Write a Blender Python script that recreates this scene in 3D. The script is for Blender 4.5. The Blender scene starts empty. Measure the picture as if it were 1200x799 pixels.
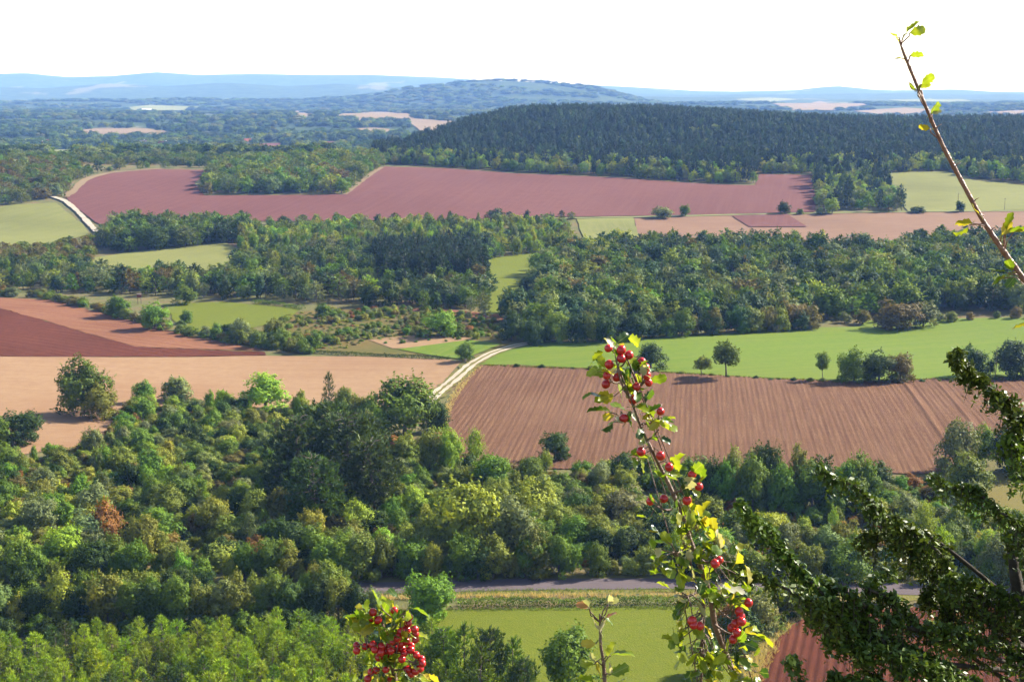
import bpy, math, random
import numpy as np
from mathutils import Vector, Matrix, Euler

# ------------------------------------------------------------------ camera, sky, sun, exposure
F = 1648.0                      # focal length in photo pixels (1200 wide)
PITCH = math.radians(10.4)
CAM = np.array((0.0, 0.0, 80.0))
HORIZON = 97.0                  # photo row of the eye level
SUN_AZ = math.radians(62)       # clockwise from the view direction (+Y)
SUN_EL = math.radians(33)

scene = bpy.context.scene
cam_data = bpy.data.cameras.new('camera')
cam = bpy.data.objects.new('camera', cam_data)
scene.collection.objects.link(cam)
cam_data.sensor_width = 36.0
cam_data.lens = 36.0 * F / 1200.0
cam_data.clip_start = 0.05
cam_data.clip_end = 60000.0
cam.location = CAM
cam.rotation_euler = (math.pi / 2 - PITCH, 0, 0)
scene.camera = cam

world = bpy.data.worlds.new('World')
scene.world = world
world.use_nodes = True
wn = world.node_tree
bg = wn.nodes['Background']
sky = wn.nodes.new('ShaderNodeTexSky')
sky.sky_type = 'NISHITA'
sky.sun_disc = False
sky.sun_elevation = SUN_EL
sky.sun_rotation = SUN_AZ
sky.air_density = 1.0
sky.dust_density = 0.3
sky.ozone_density = 1.0
white_mix = wn.nodes.new('ShaderNodeMix'); white_mix.data_type = 'RGBA'      # flat white added to the whole sky to whiten it
white_mix.inputs[0].default_value = 0.10
white_mix.inputs[7].default_value = (6.5, 6.5, 6.5, 1)
wn.links.new(sky.outputs['Color'], white_mix.inputs[6])
wn.links.new(white_mix.outputs[2], bg.inputs['Color'])
bg.inputs['Strength'].default_value = 0.075

sun_data = bpy.data.lights.new('sun', 'SUN')
sun_data.energy = 5.0
sun_data.angle = math.radians(0.5)
sun_data.color = (1.0, 0.93, 0.80)
sun = bpy.data.objects.new('sun', sun_data)
scene.collection.objects.link(sun)
SUN_DIR = Vector((math.sin(SUN_AZ) * math.cos(SUN_EL), math.cos(SUN_AZ) * math.cos(SUN_EL), math.sin(SUN_EL)))
sun.rotation_euler = SUN_DIR.to_track_quat('Z', 'Y').to_euler()
sun.location = (60, 40, 140)

vs = scene.view_settings
vs.view_transform = 'Standard'
vs.look = 'None'
vs.exposure = 1.75
vs.gamma = 1.0
vs.use_curve_mapping = False
scene.render.engine = 'CYCLES'
scene.cycles.max_bounces = 4
scene.cycles.diffuse_bounces = 1
scene.cycles.glossy_bounces = 1
scene.cycles.transmission_bounces = 3
scene.cycles.volume_bounces = 1
scene.cycles.transparent_max_bounces = 4
scene.cycles.use_denoising = True

COL = scene.collection
RNG = np.random.default_rng(7)
random.seed(7)

# ------------------------------------------------------------------ terrain
def S(a, b, t):
    t = np.clip((t - a) / (b - a), 0.0, 1.0)
    return t * t * (3 - 2 * t)

FAR_T = np.array([(-400, 92), (-200, 90), (0, 87.5), (40, 86.5), (90, 91.5), (140, 91), (190, 87), (240, 90), (300, 87.5), (440, 87),
                  (520, 90), (560, 93), (640, 97), (700, 101), (760, 105), (820, 109), (880, 109), (920, 107), (950, 103), (975, 101), (1005, 103.5),
                  (1040, 107.5), (1075, 104.5), (1110, 104), (1150, 107.5), (1200, 110), (1400, 107), (1700, 104)], float)
MID_T = np.array([(250, 132), (330, 124), (380, 118), (440, 112), (480, 103), (540, 96.5), (590, 94.5), (640, 96), (690, 101),
                  (740, 111), (800, 122), (900, 130)], float)

NEAR_T = np.array([(-300, 104), (0, 102), (60, 105), (130, 101), (200, 104), (270, 99.5), (340, 102), (400, 98.5), (470, 102), (560, 106), (640, 108), (740, 111), (800, 113), (860, 111), (920, 113),
                   (1000, 114), (1060, 111), (1110, 113), (1170, 110.5), (1230, 113), (1400, 110)], float)

def H(x, y):
    x = np.asarray(x, float); y = np.asarray(y, float)
    yy = np.maximum(y, 0.0)
    bl = 78.4 - 0.62 * np.maximum(yy - 0.2, 0.0)
    z = np.where(bl > 6, bl, 6 * np.exp(np.minimum((bl - 6) / 6, 0)))
    z = z - 0.25 * S(150, 200, yy)
    # gentle swell of the valley fields
    v = S(180, 300, yy) * (1 - S(700, 900, yy))
    z = z + v * (1.0 * np.sin(x / 37.0 + yy / 61.0) + 0.8 * np.sin(yy / 43.0 - x / 71.0 + 1.3))
    m = S(-140, 20, x)
    z = z + 18 * S(740, 1090, yy)
    z = z + 22.5 * m * (1 - 0.5 * S(120, 520, x) + 0.10 * np.sin(x / 75.0 + 0.4)) * S(1080, 1430, yy)
    y0 = 1125 + 640 * m
    z = z - (18 + 14 + 22.5 * m * (1 - 0.5 * S(120, 520, x) + 0.10 * np.sin(x / 75.0 + 0.4))) * S(0, 600, yy - y0)
    # side hill with scrub at the far left
    z = z + 10 * np.exp(-((x + 420) / 90.0) ** 2) * np.exp(-((yy - 1000) / 120.0) ** 2)
    # far plain and its swells
    fp = S(2300, 4200, yy)
    z = z + fp * (7 * np.sin(yy / 420.0 + x / 900.0) + 6 * np.sin(x / 700.0 - yy / 610.0 + 2.0) + 3 * np.sin(yy / 190.0 - x / 333.0))
    u = 600 + F * x / np.maximum(yy, 200.0)
    hm = 80 + (HORIZON - np.interp(u, MID_T[:, 0], MID_T[:, 1])) / F * 6500.0
    z = z + np.maximum(hm + 12, 0) * np.exp(-((yy - 6500) / 900.0) ** 2) * S(200, 420, u) * (1 - S(700, 860, u))
    hf = 80 + (HORIZON - np.interp(u, FAR_T[:, 0], FAR_T[:, 1])) / F * 13000.0
    z = z + np.maximum(hf + 14, 0) * np.exp(-((yy - 13000) / 1700.0) ** 2)
    hn = 80 + (HORIZON - np.interp(u, NEAR_T[:, 0], NEAR_T[:, 1])) / F * 9600.0
    z = z + np.maximum(hn + 14, 0) * np.exp(-((yy - 9600) / 800.0) ** 2)
    return z

def ray(px, py):
    cx = (px - 600.0) / F; cy = (399.5 - py) / F
    d = np.array((cx, math.cos(PITCH) + cy * math.sin(PITCH), -math.sin(PITCH) + cy * math.cos(PITCH)))
    return d

_TS = np.concatenate([np.arange(100, 2500, 2.0), np.geomspace(2500, 15500, 700)])
def P(px, py):
    """ground point seen at a photo pixel"""
    d = ray(px, py)
    x = d[0] * _TS; y = d[1] * _TS; z = CAM[2] + d[2] * _TS
    g = z - H(x, y)
    k = np.nonzero(g < 0)[0]
    if len(k) == 0:
        t = _TS[-1]
        return np.array((d[0] * t, d[1] * t))
    i = k[0]
    if i == 0:
        t = _TS[0]
    else:
        t = _TS[i - 1] + (_TS[i] - _TS[i - 1]) * g[i - 1] / (g[i - 1] - g[i])
    return np.array((d[0] * t, d[1] * t))

def at(px, py, dist):
    """point at a forward distance along a photo pixel's ray"""
    d = ray(px, py)
    return CAM + d * (dist / d[1])

def PP(pts):
    return np.array([P(*p) for p in pts])

def in_poly(x, y, poly):
    x = np.asarray(x); y = np.asarray(y)
    r = np.zeros(x.shape, bool)
    n = len(poly)
    for i in range(n):
        x0, y0 = poly[i]; x1, y1 = poly[(i + 1) % n]
        if y0 == y1: continue
        c = ((y0 > y) != (y1 > y)) & (x < (x1 - x0) * (y - y0) / (y1 - y0) + x0)
        r ^= c
    return r

# ------------------------------------------------------------------ mesh helpers
def mesh_np(name, V, polys, mats=(), mat_idx=None, smooth=False, lv=None, uv=None):
    """polys: list of (M,k) int arrays"""
    me = bpy.data.meshes.new(name)
    V = np.asarray(V, np.float32)
    me.vertices.add(len(V))
    me.vertices.foreach_set('co', V.ravel())
    tot = sum(len(p) for p in polys)
    loops = np.concatenate([np.asarray(p, np.int32).ravel() for p in polys if len(p)])
    sizes = np.concatenate([np.full(len(p), p.shape[1], np.int32) for p in polys if len(p)])
    starts = np.concatenate([[0], np.cumsum(sizes)[:-1]]).astype(np.int32)
    me.loops.add(len(loops)); me.loops.foreach_set('vertex_index', loops)
    me.polygons.add(tot); me.polygons.foreach_set('loop_start', starts)
    if mat_idx is not None:
        me.polygons.foreach_set('material_index', np.asarray(mat_idx, np.int32))
    me.polygons.foreach_set('use_smooth', np.full(tot, bool(smooth)))
    for m in mats: me.materials.append(m)
    if lv is not None:
        a = me.attributes.new('lv', 'FLOAT', 'POINT')
        a.data.foreach_set('value', np.asarray(lv, np.float32))
    if uv is not None:
        l = me.uv_layers.new(name='metres')
        l.data.foreach_set('uv', np.asarray(uv, np.float32)[loops].ravel())
    me.update(calc_edges=True)
    me.validate()
    return me

def link(name, data, parent=None):
    o = bpy.data.objects.new(name, data)
    COL.objects.link(o)
    if parent is not None: o.parent = parent
    return o

def tag(o, label=None, cat=None, group=None, kind=None):
    if label: o['label'] = label
    if cat: o['category'] = cat
    if group: o['group'] = group
    if kind: o['kind'] = kind
    return o

class Buf:
    """collects vertices and faces for one mesh"""
    def __init__(s): s.V = []; s.Q = []; s.T = []; s.qm = []; s.tm = []; s.lv = []; s.n = 0
    def add(s, V, quads=None, tris=None, mat=0, lv=0.5):
        V = np.asarray(V, float).reshape(-1, 3)
        s.V.append(V); s.lv.append(np.broadcast_to(np.asarray(lv, float), (len(V),)).copy())
        if quads is not None and len(quads):
            q = np.asarray(quads, int) + s.n; s.Q.append(q); s.qm.append(np.full(len(q), mat))
        if tris is not None and len(tris):
            t = np.asarray(tris, int) + s.n; s.T.append(t); s.tm.append(np.full(len(t), mat))
        s.n += len(V)
    def tube(s, pts, rad, sides=6, mat=1, cap=True, lv=0.5):
        pts = np.asarray(pts, float); n = len(pts)
        rad = np.broadcast_to(np.asarray(rad, float), (n,))
        tang = np.gradient(pts, axis=0)
        tang /= np.linalg.norm(tang, axis=1)[:, None] + 1e-12
        ref = np.array((0.31, 0.87, 0.38)); ref /= np.linalg.norm(ref)
        a = np.cross(tang, ref); a /= np.linalg.norm(a, axis=1)[:, None] + 1e-9
        b = np.cross(tang, a)
        th = np.linspace(0, 2 * np.pi, sides, endpoint=False)
        V = pts[:, None, :] + rad[:, None, None] * (a[:, None, :] * np.cos(th)[None, :, None] + b[:, None, :] * np.sin(th)[None, :, None])
        V = V.reshape(-1, 3)
        q = []
        for i in range(n - 1):
            for k in range(sides):
                k2 = (k + 1) % sides
                q.append((i * sides + k, i * sides + k2, (i + 1) * sides + k2, (i + 1) * sides + k))
        t = []
        if cap:
            V = np.vstack([V, pts[-1] + tang[-1] * rad[-1] * 0.6]); c = len(V) - 1
            for k in range(sides):
                t.append(((n - 1) * sides + k, (n - 1) * sides + (k + 1) % sides, c))
        s.add(V, q, t, mat, lv)
    def leaves(s, C, N, size, rng, aspect=1.0, jitter=0.5, mat=0, lv=None):
        """one quad per centre, facing about N"""
        n = len(C)
        N = N + rng.normal(0, jitter, (n, 3))
        N /= np.linalg.norm(N, axis=1)[:, None] + 1e-9
        r = rng.normal(0, 1, (n, 3))
        A = np.cross(N, r); A /= np.linalg.norm(A, axis=1)[:, None] + 1e-9
        B = np.cross(N, A)
        sz = (np.asarray(size) * rng.uniform(0.65, 1.25, n))[:, None] * 0.5
        A = A * sz * aspect; B = B * sz
        # a kite: pointed tip, broad middle
        V = np.stack([C - A, C - B * 0.8 + A * 0.1, C + A * 1.1, C + B * 0.8 + A * 0.1], 1).reshape(-1, 3)
        i = np.arange(n)[:, None] * 4
        if lv is None: lv = rng.uniform(0, 1, n)
        s.add(V, i + np.arange(4)[None, :], None, mat, np.repeat(lv, 4))
    def mesh(s, name, mats, smooth=False):
        polys = []; mi = []
        if s.Q: polys.append(np.concatenate(s.Q)); mi.append(np.concatenate(s.qm))
        if s.T: polys.append(np.concatenate(s.T)); mi.append(np.concatenate(s.tm))
        return mesh_np(name, np.concatenate(s.V), polys, mats, np.concatenate(mi), smooth, np.concatenate(s.lv))

# ------------------------------------------------------------------ materials
def new_mat(name):
    m = bpy.data.materials.new(name); m.use_nodes = True
    nt = m.node_tree; nt.nodes.clear()
    out = nt.nodes.new('ShaderNodeOutputMaterial')
    return m, nt, out

def N_(nt, kind, **kw):
    n = nt.nodes.new(kind)
    for k, v in kw.items():
        if k.startswith('i_'):
            key = k[2:]
            n.inputs[int(key) if key.isdigit() else key].default_value = v
        else: setattr(n, k, v)
    return n

def mixc(nt, fac, a, b, mode='MIX'):
    n = nt.nodes.new('ShaderNodeMix'); n.data_type = 'RGBA'; n.blend_type = mode
    for sock, v in ((0, fac), (6, a), (7, b)):
        if hasattr(v, 'links') or isinstance(v, bpy.types.NodeSocket): nt.links.new(v, n.inputs[sock])
        else: n.inputs[sock].default_value = v if sock == 0 else (*v[:3], 1.0)
    return n.outputs[2]

def ramp(nt, fac, stops):
    n = nt.nodes.new('ShaderNodeValToRGB')
    cr = n.color_ramp
    while len(cr.elements) < len(stops): cr.elements.new(0.5)
    for e, (p, c) in zip(cr.elements, stops):
        e.position = p; e.color = (*c[:3], 1.0) if hasattr(c, '__len__') else (c, c, c, 1.0)
    nt.links.new(fac, n.inputs[0])
    return n.outputs[0]

def noise(nt, vec, scale, detail=4, rough=0.55):
    n = N_(nt, 'ShaderNodeTexNoise', i_Scale=scale, i_Detail=detail, i_Roughness=rough)
    nt.links.new(vec, n.inputs['Vector'])
    return n.outputs['Fac']

def leaf_material(name, trans=0.27, gloss=0.10, rough=0.6, yellow=(1.25, 1.15, 0.55)):
    m, nt, out = new_mat(name)
    at_ = N_(nt, 'ShaderNodeAttribute', attribute_type='INSTANCER', attribute_name='tint')
    lv = N_(nt, 'ShaderNodeAttribute', attribute_type='GEOMETRY', attribute_name='lv')
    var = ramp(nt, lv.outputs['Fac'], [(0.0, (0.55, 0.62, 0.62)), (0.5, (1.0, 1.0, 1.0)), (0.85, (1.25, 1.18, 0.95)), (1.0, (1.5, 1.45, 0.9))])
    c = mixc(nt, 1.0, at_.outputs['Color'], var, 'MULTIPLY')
    ct = mixc(nt, 1.0, c, yellow, 'MULTIPLY')
    p = N_(nt, 'ShaderNodeBsdfPrincipled', i_Roughness=rough)
    p.inputs['Specular IOR Level'].default_value = gloss
    nt.links.new(c, p.inputs['Base Color'])
    t = N_(nt, 'ShaderNodeBsdfTranslucent')
    nt.links.new(ct, t.inputs['Color'])
    mx = N_(nt, 'ShaderNodeMixShader', i_0=trans)
    nt.links.new(p.outputs[0], mx.inputs[1]); nt.links.new(t.outputs[0], mx.inputs[2])
    nt.links.new(mx.outputs[0], out.inputs['Surface'])
    return m

def plain_material(name, col, col2=None, scale=8.0, rough=0.85, bump=0.0, spec=0.2):
    m, nt, out = new_mat(name)
    tc = N_(nt, 'ShaderNodeTexCoord')
    p = N_(nt, 'ShaderNodeBsdfPrincipled', i_Roughness=rough)
    p.inputs['Specular IOR Level'].default_value = spec
    f = noise(nt, tc.outputs['Object'], scale)
    c = mixc(nt, ramp(nt, f, [(0.35, 0.0), (0.65, 1.0)]), col, col2 or tuple(0.6 * v for v in col))
    nt.links.new(c, p.inputs['Base Color'])
    if bump:
        b = N_(nt, 'ShaderNodeBump', i_Strength=bump); b.inputs['Distance'].default_value = 0.02
        nt.links.new(f, b.inputs['Height']); nt.links.new(b.outputs[0], p.inputs['Normal'])
    nt.links.new(p.outputs[0], out.inputs['Surface'])
    return m

def field_material(name, a, b, streak=None, spacing=1.6, along=0.03, patch=0.02, fine=0.6, clod=None, bump=0.25, streak_amt=0.6, patch_col=None):
    """earth or grass with worked lines running along V; UV is in metres"""
    m, nt, out = new_mat(name)
    uv = N_(nt, 'ShaderNodeUVMap', uv_map='metres')
    p = N_(nt, 'ShaderNodeBsdfPrincipled', i_Roughness=0.95)
    p.inputs['Specular IOR Level'].default_value = 0.08
    f1 = noise(nt, uv.outputs[0], fine, 6, 0.65)
    c = mixc(nt, ramp(nt, f1, [(0.3, 0.0), (0.7, 1.0)]), a, b)
    f2 = noise(nt, uv.outputs[0], patch, 3, 0.5)
    c = mixc(nt, ramp(nt, f2, [(0.42, 0.0), (0.68, 0.75)]), c, patch_col or tuple(0.72 * v for v in a))
    if streak is not None:
        mp = N_(nt, 'ShaderNodeMapping'); mp.inputs['Scale'].default_value = (1.0 / spacing, along, 1.0)
        nt.links.new(uv.outputs[0], mp.inputs['Vector'])
        f3 = noise(nt, mp.outputs[0], 1.6, 3, 0.7)
        mp2 = N_(nt, 'ShaderNodeMapping'); mp2.inputs['Scale'].default_value = (2.2, 0.45, 1.0)
        nt.links.new(uv.outputs[0], mp2.inputs['Vector'])
        f4 = noise(nt, mp2.outputs[0], 1.3, 4, 0.75)
        mm = N_(nt, 'ShaderNodeMath', operation='MULTIPLY')
        nt.links.new(ramp(nt, f3, [(0.42, 0.0), (0.66, 1.0)]), mm.inputs[0]); nt.links.new(ramp(nt, f4, [(0.4, 0.15), (0.62, 1.0)]), mm.inputs[1])
        mm2 = N_(nt, 'ShaderNodeMath', operation='MULTIPLY', i_1=streak_amt)
        nt.links.new(mm.outputs[0], mm2.inputs[0])
        c = mixc(nt, mm2.outputs[0], c, streak)
    f5 = noise(nt, uv.outputs[0], 2.6, 5, 0.75)
    if clod is not None:
        c = mixc(nt, ramp(nt, f5, [(0.62, 0.0), (0.74, 0.9)]), c, clod)
    nt.links.new(c, p.inputs['Base Color'])
    bp = N_(nt, 'ShaderNodeBump', i_Strength=bump); bp.inputs['Distance'].default_value = 0.4
    nt.links.new(f5, bp.inputs['Height']); nt.links.new(bp.outputs[0], p.inputs['Normal'])
    nt.links.new(p.outputs[0], out.inputs['Surface'])
    return m

LEAF = leaf_material('leaf_broad')
LEAF_FAR = leaf_material('leaf_far', trans=0.25, gloss=0.06)
NEEDLE = leaf_material('needle', trans=0.22, gloss=0.12, rough=0.5)
BARK = plain_material('bark', (0.085, 0.065, 0.05), (0.14, 0.12, 0.1), 14, 0.9, 0.6)

# ------------------------------------------------------------------ ground sheet
def build_ground():
    front = np.radians(np.concatenate([np.arange(-34, 34.01, 0.34)]))
    rest = np.radians(np.linspace(34.0, 326.0, 75)[1:-1])
    ang = np.concatenate([front, rest])
    rr = np.concatenate([[0.0], np.linspace(0.6, 120, 45), np.arange(124, 900, 4.0), np.arange(900, 2200, 9.0), np.geomspace(2200, 16500, 150)])
    R, A = np.meshgrid(rr[1:], ang, indexing='ij')
    X = R * np.sin(A); Y = R * np.cos(A)
    Z = H(X, Y)
    Z = np.where(Y < 0, 78.4 - 0 * Z, Z)
    V = np.concatenate([[(0, 0, 78.4)], np.stack([X, Y, Z], -1).reshape(-1, 3)])
    na = len(ang); nr = len(rr) - 1
    i, j = np.meshgrid(np.arange(nr - 1), np.arange(na), indexing='ij')
    j2 = (j + 1) % na
    q = np.stack([1 + i * na + j, 1 + i * na + j2, 1 + (i + 1) * na + j2, 1 + (i + 1) * na + j], -1).reshape(-1, 4)[:, ::-1]
    j = np.arange(na)
    t = np.stack([np.zeros(na, int), 1 + j, 1 + (j + 1) % na], -1)[:, ::-1]
    m, nt, out = new_mat('ground_grass')
    geo = N_(nt, 'ShaderNodeNewGeometry')
    pos = geo.outputs['Position']
    p = N_(nt, 'ShaderNodeBsdfPrincipled', i_Roughness=0.95); p.inputs['Specular IOR Level'].default_value = 0.05
    c = mixc(nt, ramp(nt, noise(nt, pos, 0.55, 6, 0.7), [(0.35, 0.0), (0.65, 1.0)]), (0.075, 0.085, 0.028), (0.13, 0.12, 0.05))
    c = mixc(nt, ramp(nt, noise(nt, pos, 0.06, 4, 0.6), [(0.45, 0.0), (0.66, 0.85)]), c, (0.15, 0.10, 0.055))
    # the far country: woods with lighter pasture
    sx = N_(nt, 'ShaderNodeSeparateXYZ'); nt.links.new(pos, sx.inputs[0])
    mr = N_(nt, 'ShaderNodeMapRange', i_1=1150.0, i_2=1350.0); nt.links.new(sx.outputs['Y'], mr.inputs[0])
    mp = N_(nt, 'ShaderNodeMapping'); mp.inputs['Scale'].default_value = (1.0, 0.55, 1.0)
    nt.links.new(pos, mp.inputs['Vector'])
    cf = mixc(nt, ramp(nt, noise(nt, pos, 0.012, 6, 0.7), [(0.38, 0.0), (0.62, 1.0)]), (0.02, 0.036, 0.014), (0.05, 0.072, 0.026))
    cf = mixc(nt, ramp(nt, noise(nt, mp.outputs[0], 0.0016, 4, 0.6), [(0.60, 0.0), (0.635, 0.9)]), cf, (0.13, 0.125, 0.07))
    c = mixc(nt, mr.outputs[0], c, cf)
    nt.links.new(c, p.inputs['Base Color'])
    bp = N_(nt, 'ShaderNodeBump', i_Strength=0.5); bp.inputs['Distance'].default_value = 0.5
    nt.links.new(noise(nt, pos, 1.5, 5, 0.7), bp.inputs['Height']); nt.links.new(bp.outputs[0], p.inputs['Normal'])
    nt.links.new(p.outputs[0], out.inputs['Surface'])
    me = mesh_np('ground', V, [q, t], [m], smooth=True)
    o = link('ground', me)
    tag(o, kind='structure')
build_ground()

# ------------------------------------------------------------------ fields as sheets
def clip_half(poly, nx, ny, c):
    """keep nx*x+ny*y >= c"""
    outp = []
    n = len(poly)
    for i in range(n):
        a = poly[i]; b = poly[(i + 1) % n]
        da = nx * a[0] + ny * a[1] - c; db = nx * b[0] + ny * b[1] - c
        if da >= 0: outp.append(a)
        if (da > 0 and db < 0) or (da < 0 and db > 0):
            t = da / (da - db); outp.append((a[0] + t * (b[0] - a[0]), a[1] + t * (b[1] - a[1])))
    return outp

def field(name, label, px_poly, mat, off=0.12, du=4.0, dv=4.0, az=0.0, relief=None, wobble=0.8, world_poly=None, cat=None):
    poly = PP(px_poly) if world_poly is None else np.asarray(world_poly)
    # make the straight edges a little uneven
    dense = []
    n = len(poly)
    rng = np.random.default_rng(len(name) * 31 + n)
    for i in range(n):
        a = poly[i]; b = poly[(i + 1) % n]
        L = np.linalg.norm(b - a); k = max(1, min(14, int(L / 9)))
        for j in range(k):
            t = j / k
            pt = a + (b - a) * t
            if j: pt = pt + rng.normal(0, wobble * min(1.0, L / 40) * 0.35, 2)
            dense.append(pt)
    poly = np.array(dense)
    ca, sa = math.cos(az), math.sin(az)
    ud = np.array((ca, -sa)); vd = np.array((sa, ca))
    U = poly @ ud; W = poly @ vd
    u0 = math.floor(U.min() / du) * du; v0 = math.floor(W.min() / dv) * dv
    nu = int(math.ceil((U.max() - u0) / du)); nv = int(math.ceil((W.max() - v0) / dv))
    uvp = list(zip(U, W))
    gu = u0 + du * np.arange(nu + 1)
    verts = []; key = {}
    faces = {}
    def vid(u, v):
        k = (round(u, 3), round(v, 3))
        if k not in key: key[k] = len(verts); verts.append((u, v))
        return key[k]
    for i in range(nu):
        col = clip_half(clip_half(uvp, 1, 0, gu[i]), -1, 0, -gu[i + 1])
        if len(col) < 3: continue
        cv = [c[1] for c in col]
        for j in range(int((min(cv) - v0) // dv), int((max(cv) - v0) // dv) + 1):
            a = v0 + j * dv
            f = clip_half(clip_half(col, 0, 1, a), 0, -1, -(a + dv))
            if len(f) < 3: continue
            ids = []
            for q in f:
                k = vid(*q)
                if not ids or ids[-1] != k: ids.append(k)
            if len(ids) > 1 and ids[0] == ids[-1]: ids.pop()
            if len(set(ids)) < 3 or len(set(ids)) != len(ids): continue
            faces.setdefault(len(ids), []).append(ids)
    uv = np.array(verts)
    xy = uv[:, :1] * ud + uv[:, 1:] * vd
    z = H(xy[:, 0], xy[:, 1]) + off
    if relief is not None: z = z + relief(uv[:, 0], uv[:, 1])
    me = mesh_np(name, np.column_stack([xy, z]), [np.array(f) for f in faces.values()], [mat], smooth=True, uv=uv)
    # make all faces look up
    nrm = np.zeros(len(me.polygons) * 3); me.polygons.foreach_get('normal', nrm)
    if nrm.reshape(-1, 3)[:, 2].mean() < 0: me.flip_normals()
    o = link(name, me)
    tag(o, label, kind='structure')
    return o

def strip(name, label, line, width, mat, off=0.16, step=2.0, kind='structure', edge=0.15):
    """a path along a world polyline"""
    line = np.asarray(line, float)
    seg = np.linalg.norm(np.diff(line, axis=0), axis=1); s = np.concatenate([[0], np.cumsum(seg)])
    n = max(4, int(s[-1] / step))
    t = np.linspace(0, s[-1], n)
    x = np.interp(t, s, line[:, 0]); y = np.interp(t, s, line[:, 1])
    for _ in range(3):
        x[1:-1] = (x[:-2] + 2 * x[1:-1] + x[2:]) / 4; y[1:-1] = (y[:-2] + 2 * y[1:-1] + y[2:]) / 4
    dx = np.gradient(x); dy = np.gradient(y); L = np.hypot(dx, dy) + 1e-9
    nx, ny = -dy / L, dx / L
    k = 5
    offs = np.linspace(-0.5, 0.5, k)
    rng = np.random.default_rng(n)
    wl = width * (1 + rng.normal(0, edge, n)[:, None] * np.array([1, 0, 0, 0, 1])[None, :])
    X = x[:, None] + nx[:, None] * offs * wl; Y = y[:, None] + ny[:, None] * offs * wl
    Z = H(X, Y) + off
    V = np.stack([X, Y, Z], -1).reshape(-1, 3)
    i, j = np.meshgrid(np.arange(n - 1), np.arange(k - 1), indexing='ij')
    q = np.stack([i * k + j, i * k + j + 1, (i + 1) * k + j + 1, (i + 1) * k + j], -1).reshape(-1, 4)[:, ::-1]
    uv = np.stack([offs[None, :] * wl, np.broadcast_to(t[:, None], (n, k))], -1).reshape(-1, 2)
    me = mesh_np(name, V, [q], [mat], smooth=True, uv=uv)
    nrm = np.zeros(len(me.polygons) * 3); me.polygons.foreach_get('normal', nrm)
    if nrm.reshape(-1, 3)[:, 2].mean() < 0: me.flip_normals()
    o = link(name, me)
    if kind: o['kind'] = kind
    if label: o['label'] = label
    return o

FURROW_AZ = math.atan((815 - 600) / F)
_ud = np.array((math.cos(FURROW_AZ), -math.sin(FURROW_AZ)))
U_TRACKS = [float(PP([q])[0] @ _ud) for q in ((1075, 470), (1117, 470))]
def furrows(u, v):
    ph = 2 * np.pi * u / 1.3
    z = (0.05 + 0.03 * np.sin(u / 7.3) * np.sin(v / 11.0)) * np.sin(ph) + 0.035 * np.sin(ph * 0.37 + 1.0 + 0.6 * np.sin(v / 9.0))
    for uc in (U_TRACKS):
        z = z + 0.30 * np.exp(-((u - uc) / 0.7) ** 2) - 0.10 * np.exp(-((u - uc - 1.5) / 0.7) ** 2)
    return z

M_plough = field_material('earth_plough', (0.084, 0.0385, 0.0205), (0.118, 0.0545, 0.029), streak=(0.2320, 0.1400, 0.0725), spacing=1.0, along=0.035, fine=0.5, clod=(0.2000, 0.1120, 0.0609), bump=0.8, streak_amt=0.5, patch_col=(0.135, 0.068, 0.038))
M_darkred = field_material('earth_dark_red', (0.066, 0.0165, 0.0075), (0.098, 0.026, 0.0125), streak=(0.15, 0.058, 0.028), spacing=1.6, along=0.02, fine=0.4, clod=(0.135, 0.052, 0.026), bump=0.8, streak_amt=0.5)
M_lightred = field_material('earth_light_red', (0.1440, 0.0574, 0.0290), (0.1840, 0.0805, 0.0429), streak=(0.2320, 0.1260, 0.0667), spacing=2.6, along=0.012, fine=0.4, bump=0.5, streak_amt=0.7, patch_col=(0.1160, 0.0420, 0.0215))
M_tan = field_material('stubble_tan', (0.1997, 0.1160, 0.0630), (0.2380, 0.1480, 0.0840), streak=(0.2720, 0.1840, 0.1050), spacing=3.0, along=0.01, fine=0.3, bump=0.35, streak_amt=0.6, patch_col=(0.1827, 0.0976, 0.0525))
M_green = field_material('crop_green', (0.0718, 0.1167, 0.0090), (0.0914, 0.1367, 0.0126), streak=(0.1224, 0.1459, 0.0216), spacing=3.0, along=0.006, fine=0.35, bump=0.15, streak_amt=0.95, patch_col=(0.0938, 0.1267, 0.0135))
M_redback = field_material('earth_red_far', (0.1004, 0.0368, 0.0306), (0.1228, 0.0480, 0.0396), streak=(0.1488, 0.0704, 0.0586), spacing=5.0, along=0.006, patch=0.008, fine=0.12, bump=0.25, streak_amt=0.55, patch_col=(0.0893, 0.0320, 0.0270))
M_pink = field_material('earth_pink', (0.1520, 0.0823, 0.0520), (0.1748, 0.1019, 0.0634), streak=(0.1976, 0.1333, 0.0834), spacing=5.0, along=0.006, patch=0.01, fine=0.1, bump=0.15)
M_palegreen = field_material('pasture_pale', (0.1275, 0.1353, 0.0360), (0.1530, 0.1558, 0.0446), streak=(0.1785, 0.1681, 0.0620), spacing=4.0, along=0.01, patch=0.015, fine=0.1, bump=0.15)
M_meadow = field_material('meadow_grass', (0.0804, 0.1050, 0.0070), (0.1107, 0.1271, 0.0110), streak=(0.1353, 0.1353, 0.0175), spacing=1.2, along=0.12, patch=0.05, fine=0.8, bump=0.6, streak_amt=0.5, clod=(0.0574, 0.0861, 0.0065), patch_col=(0.0902, 0.1082, 0.0085))
M_heath = field_material('heath_dry', (0.0978, 0.0723, 0.0195), (0.1318, 0.0935, 0.0312), streak=None, patch=0.05, fine=0.25, bump=0.5, patch_col=(0.0638, 0.0765, 0.0143), clod=(0.0553, 0.0612, 0.0130))
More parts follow.
